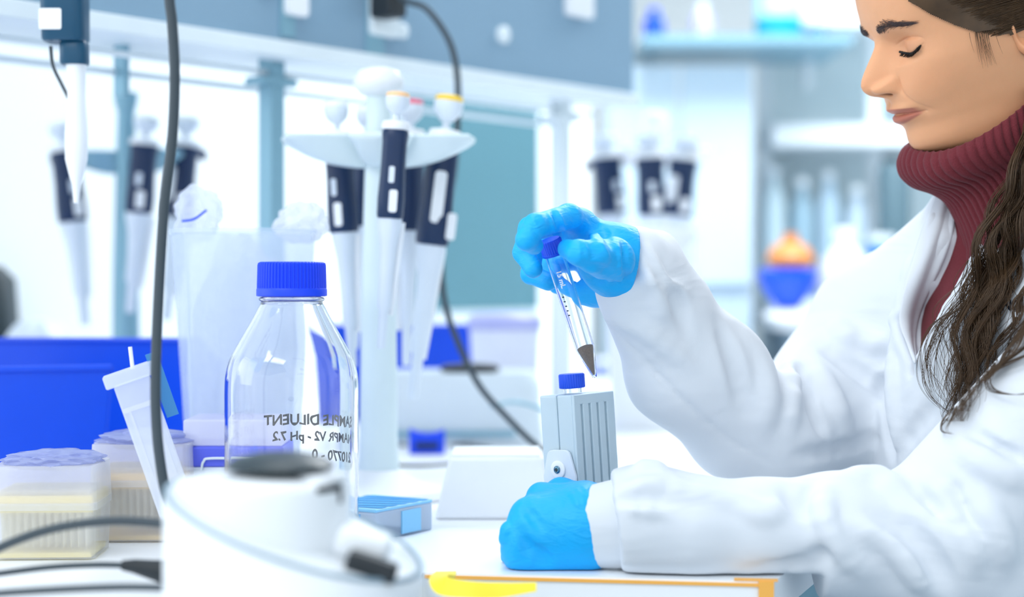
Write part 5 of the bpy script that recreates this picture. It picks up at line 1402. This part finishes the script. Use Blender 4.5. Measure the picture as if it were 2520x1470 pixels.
# ------------------------------------------------------------------ ribbed metal block held by the fist
M_alu = mat('satin_aluminium', '#c4d6e0', 0.42, metal=0.12, var=0.04, nscale=40)
M_alud = mat('milled_groove', '#8fa9b8', 0.45, metal=0.35)
yawd = math.radians(-42)
kb = thing('metal_block', 'silver ribbed metal tube block held upright by the lower glove', 'tube block', Vector(tuple(WN(1428, 1262, 2.84))), (Matrix.Rotation(math.radians(-3.4), 4, 'Y') @ Matrix.Rotation(math.radians(-1.5), 4, 'X') @ Matrix.Rotation(yawd, 4, 'Z')).to_euler())
TW, TD, HH = 0.0395, 0.056, 0.102      # width across the two halves, depth of the ribbed side, height
Mo = Matrix.Translation((-TW / 2, 0, 0))
for i in range(2):
    w_ = TW / 2 - 0.0006; cut = 0.0018 if i else 0.0
    MB().box((-TW + TW / 2 * (i + 0.5) - cut / 2, TD / 2, HH / 2), (w_ - cut, TD, HH)).build('half_shell', M_alu if not i else M_alu, kb, bevel=0.0018, smooth=False)
MB().box((-TW / 2, TD / 2 + 0.001, HH / 2 - 0.002), (0.004, TD - 0.006, HH - 0.006)).build('joint', M_black, kb, smooth=False)
gy = [0.0, 0.0105, 0.0215, 0.0325, 0.0435, TD]
MB().box((-0.0012, TD / 2, HH - 0.0045), (0.0030, TD, 0.009)).build('top_band', M_alu, kb, bevel=0.0012, smooth=False)
for i in range(5):
    y0, y1 = gy[i] + (0.0016 if i else 0), gy[i + 1] - (0.0016 if i < 4 else 0)
    MB().box((-0.0012, (y0 + y1) / 2, (HH - 0.0075) / 2), (0.0030, y1 - y0, HH - 0.0075)).build('rib', M_alu, kb, bevel=0.0009, smooth=False)
# pivot bracket with washer and screw on the narrow face
br = [(-0.0145, -0.03), (0.0145, -0.03), (0.0165, -0.006)] + [(0.0118 + 0.0 , 0.012), (0.0108, 0.0145), (0.0085, 0.0165), (0.0055, 0.0170), (-0.0055, 0.0170), (-0.0085, 0.0165), (-0.0108, 0.0145), (-0.0118, 0.012), (-0.0165, -0.006)]
Mbr = Matrix.Translation((-TW / 2 + 0.0015, -0.0008, 0.0375)) @ RX90
m = MB(); m.prism([(x * 1.12, y) for x, y in br], 0, 0.0030, Mbr); m.build('pivot_bracket', M_white2, kb, bevel=0.0008)
m = MB(); m.lathe([(0.0074, 0.003), (0.0078, 0.0034), (0.0078, 0.0048), (0.0072, 0.0052), (0.0036, 0.0052)], 40, Mbr); m.build('washer', M_white, kb)
m = MB(); m.lathe([(0.0034, 0.0050), (0.0034, 0.0060), (0.0026, 0.0066), (0.0003, 0.0066)], 24, Mbr)
sc_ = m.build('screw', mat('screw_steel', '#5d8296', 0.25, metal=0.9), kb)
m = MB(); m.box((0, 0, 0.0067), (0.0036, 0.0008, 0.0004), Mbr); m.box((0, 0, 0.0067), (0.0008, 0.0036, 0.0004), Mbr); m.build('cross_slot', M_black, sc_, smooth=False)
# capped tube standing in the block
sv_ = thing('sample_vial', 'small clear vial with blue ribbed cap standing in the metal block', 'vial', parent_matrix(kb) @ Vector((-TW / 2, TD * 0.42, 0.06)), (Matrix.Rotation(math.radians(-4.0), 4, 'Y') @ Matrix.Rotation(yawd, 4, 'Z')).to_euler())
h0 = HH - 0.06
m = MB(); m.lathe([(0.0080, 0.0), (0.0082, 0.002), (0.0082, h0 + 0.007), (0.0074, h0 + 0.007), (0.0074, 0.002)], 32, cap=False); m.build('tube_wall', MATS['tube_plastic'], sv_)
m = MB(); m.lathe([(0.0108, h0 + 0.0050), (0.0113, h0 + 0.0056), (0.0113, h0 + 0.0168), (0.0106, h0 + 0.0178), (0.0004, h0 + 0.0178)], 128, ribs=lambda k, i: (0.0003 if i % 4 < 2 else -0.0002) if k in (1, 2) else 0); m.build('cap', mat('tube_cap_blue', '#0d50e0', 0.4), sv_)

# ------------------------------------------------------------------ hair
HL = [(2236, 2), (2290, 34), (2350, 62), (2400, 80), (2440, 92), (2480, 84), (2508, 62)]
hl = []
for q in HL:
    h_ = see(BVH_HEAD, *q)
    if h_ is not None: f_, w_, u_ = W2H(h_[0]); hl.append((float(f_), float(u_)))
# hairline in the head's own frame, from the brow over the temple to the ear
hl = [(70.0, 66.0), (64.0, 50.0)] + hl
hl_u = np.array([p[1] for p in hl]); hl_f = np.array([p[0] for p in hl]); o_ = np.argsort(hl_u)
def line_f(u): return np.interp(u, hl_u[o_], hl_f[o_])
ubot = hl_u.min()
def head_w(f, u):
    k = int(np.argmin(np.abs(us - u))); m_ = WW[k] > 0; a = FFd[k][m_]; b = WW[k][m_]; o2 = np.argsort(a); return float(np.interp(f, a[o2], b[o2]))
fh, wh, uh = FFd, WW, UU
isH = ((fh < line_f(uh)) & (uh > ubot - 2)) | ((fh < -18) & (uh > -95))
isH |= uh > 72
k3 = 2.4 + 0.0 * uh
rad = np.sqrt((fh - f0) ** 2 + wh ** 2) + 1e-6
cap_v = H2W(fh + (fh - f0) / rad * k3, wh + wh / rad * k3, uh + np.clip(uh - 60, 0, 50) * 0.08).reshape(-1, 3)
iq = np.arange(nr - 1)[:, None] * nc + np.arange(nc)[None, :]; jq = np.arange(nr - 1)[:, None] * nc + (np.arange(nc)[None, :] + 1) % nc
QH = np.stack([iq, iq + nc, jq + nc, jq], -1).reshape(-1, 4); QH = QH[isH.reshape(-1)[QH].all(1)]
used = np.unique(QH); remap = -np.ones(len(cap_v), int); remap[used] = np.arange(len(used))
hair_o = mesh_obj('hair', cap_v[used], remap[QH], M_hair, person)

rg = np.random.default_rng(21)
paths = []
def on_head(f, u, lift, side=1): return H2W(np.array(f), np.array(side * (head_w(f, u) + lift)), np.array(u))
for side in (1, -1):
    for i in range(900 if side > 0 else 160):
        k = rg.uniform(0, len(hl) - 1.001); j = int(k); t = k - j
        fr_ = hl[j][0] * (1 - t) + hl[j + 1][0] * t - rg.exponential(6); ur = hl[j][1] * (1 - t) + hl[j + 1][1] * t + rg.exponential(3)
        fe = -72 + rg.normal() * 6; ue = -10 + 0.55 * (ur - 5) + rg.normal() * 4
        pts_ = []; lift0 = rg.uniform(0.6, 4.8); bow = rg.uniform(-2, 5)
        for t in np.linspace(0, 1, 12):
            f_ = fr_ + (fe - fr_) * t; u_ = ur + (ue - ur) * (t ** 0.9) + bow * math.sin(t * math.pi)
            pts_.append(on_head(f_, min(u_, 100), min(lift0, 0.4 + 9 * t) + 2.5 * math.sin(math.pi * t), side))
        paths.append(sp(pts_, 18))
    # fine wisps in front of the ear
    for i in range(22 if side > 0 else 0):
        x0 = rg.normal() * 13 + 2412; y00 = 66 + rg.uniform(0, 16)
        pts_ = []
        L_ = rg.uniform(45, 95); cx = rg.uniform(6, 24)
        for t in np.linspace(0, 1, 7):
            h2 = see(BVH_HEAD, x0 + cx * t ** 1.6, y00 + L_ * t)
            if h2 is not None: pts_.append(h2[0] + h2[1] * (0.0012 + 0.001 * math.sin(t * 3)))
        if len(pts_) > 3: paths.append(sp(pts_, 12))
s1 = strands('strand_layer', paths, 0.00019, M_hair, hair_o); s1['kind'] = 'stuff'

def s_hit(px, py):
    d = (W(px, py, 2.7) - EYE).normalized(); loc, n, i, dist = BVH_COAT.ray_cast(EYE, d)
    return None if loc is None else FPX / (loc.y * 1000)
def lock(guide, widths, n, amp, wl, clumps, seed, out, lift=0.05, spread=0.30):
    rg = np.random.default_rng(seed); G = sp(guide, 34); wd = np.interp(np.linspace(0, 1, 34), np.linspace(0, 1, len(widths)), widths)
    L_ = np.concatenate([[0], np.cumsum(np.linalg.norm(np.diff(G[:, :2], axis=0), axis=1))])
    C = [(rg.uniform(-1, 1), rg.uniform(0, 6.28), rg.uniform(0.6, 1.3), rg.uniform(0, 1)) for _ in range(clumps)]
    for i in range(n):
        c = C[rg.integers(clumps)]; o = c[0] + rg.normal() * spread * 0.5; ph = c[1] + rg.normal() * 0.25; zz = c[3] + rg.normal() * 0.15
        end = rg.uniform(0.72, 1.0); pts_ = []
        jx = rg.normal() * 3
        for k in range(34):
            if k / 33 > end: break
            x = G[k, 0] + np.clip(o, -1.15, 1.15) * wd[k] + amp * c[2] * math.sin(L_[k] / wl * 6.28 + ph) * min(1, k / 8) + jx * k / 33
            y = G[k, 1]; s_ = G[k, 2] + 0.05 * zz * math.sin(math.pi * min(1, k / 33 + 0.15)) + 0.015 * math.cos(L_[k] / wl * 6.28 + ph)
            hs = s_hit(x, y)
            if hs is not None: s_ = max(s_, hs + 0.012 + 0.035 * max(0, zz))
            pts_.append(WN(x, y, s_))
        if len(pts_) > 4: out.append(sp(pts_, 40))
lk = []
lock([(2590, 200, 2.76), (2572, 340, 2.86), (2530, 450, 2.87), (2480, 560, 2.85), (2452, 660, 2.82), (2420, 760, 2.80), (2392, 860, 2.78), (2372, 960, 2.77), (2345, 1062, 2.77)], [40, 50, 50, 52, 56, 44, 40, 28, 3], 640, 20, 230, 15, 5, lk, spread=0.2)
lock([(2600, 640, 2.86), (2545, 740, 2.86), (2500, 830, 2.86), (2450, 900, 2.84), (2410, 950, 2.82)], [30, 34, 30, 18, 4], 160, 10, 150, 7, 6, lk)
lock([(2470, 540, 2.84), (2440, 620, 2.82), (2395, 720, 2.80), (2330, 800, 2.78), (2290, 880, 2.76), (2310, 960, 2.76), (2350, 1020, 2.76)], [8, 24, 26, 20, 14, 16, 6], 26, 9, 210, 9, 8, lk, spread=0.6)
lock([(2440, 640, 2.82), (2380, 740, 2.79), (2300, 800, 2.77), (2272, 880, 2.76), (2276, 950, 2.76), (2310, 1000, 2.76), (2350, 1022, 2.77)], [4, 10, 10, 8, 8, 8, 3], 12, 6, 260, 6, 9, lk, spread=0.6)
lock([(2350, 1000, 2.77), (2330, 1035, 2.77), (2322, 1060, 2.77), (2340, 1070, 2.77)], [5, 8, 8, 3], 12, 4, 80, 4, 12, lk)
lock([(2560, 860, 2.87), (2470, 900, 2.86), (2432, 930, 2.85), (2440, 960, 2.85), (2500, 972, 2.86), (2570, 960, 2.87)], [3, 6, 6, 8, 6, 3], 14, 5, 160, 5, 13, lk, spread=0.7)
lock([(2440, 640, 2.82), (2400, 760, 2.80), (2370, 900, 2.78), (2355, 1040, 2.77)], [50, 66, 56, 20], 50, 22, 240, 30, 14, lk, spread=0.8)
s2 = strands('loose_lock', lk, 0.00027, M_hair, hair_o, tip=0.4); s2['kind'] = 'stuff'

# small dark mark printed on the coat beside the lapel
me = text_mesh('N0', 0.0125, M_ink)
okm = True
for v in me.vertices:
    x, y = v.co.x * 1000, v.co.y * 1000
    h_ = see(BVH_COAT, 2466 + x * 2.6, 764 - y * 2.9)
    p = h_[0] + h_[1] * 0.0008 if h_ is not None else WN(2466 + x * 2.6, 764 - y * 2.9, 2.8)
    v.co = Vector(p) - person.location - Vector((0, 0, 0))
finish('printed_mark', me, M_ink, coat_o, smooth=False)
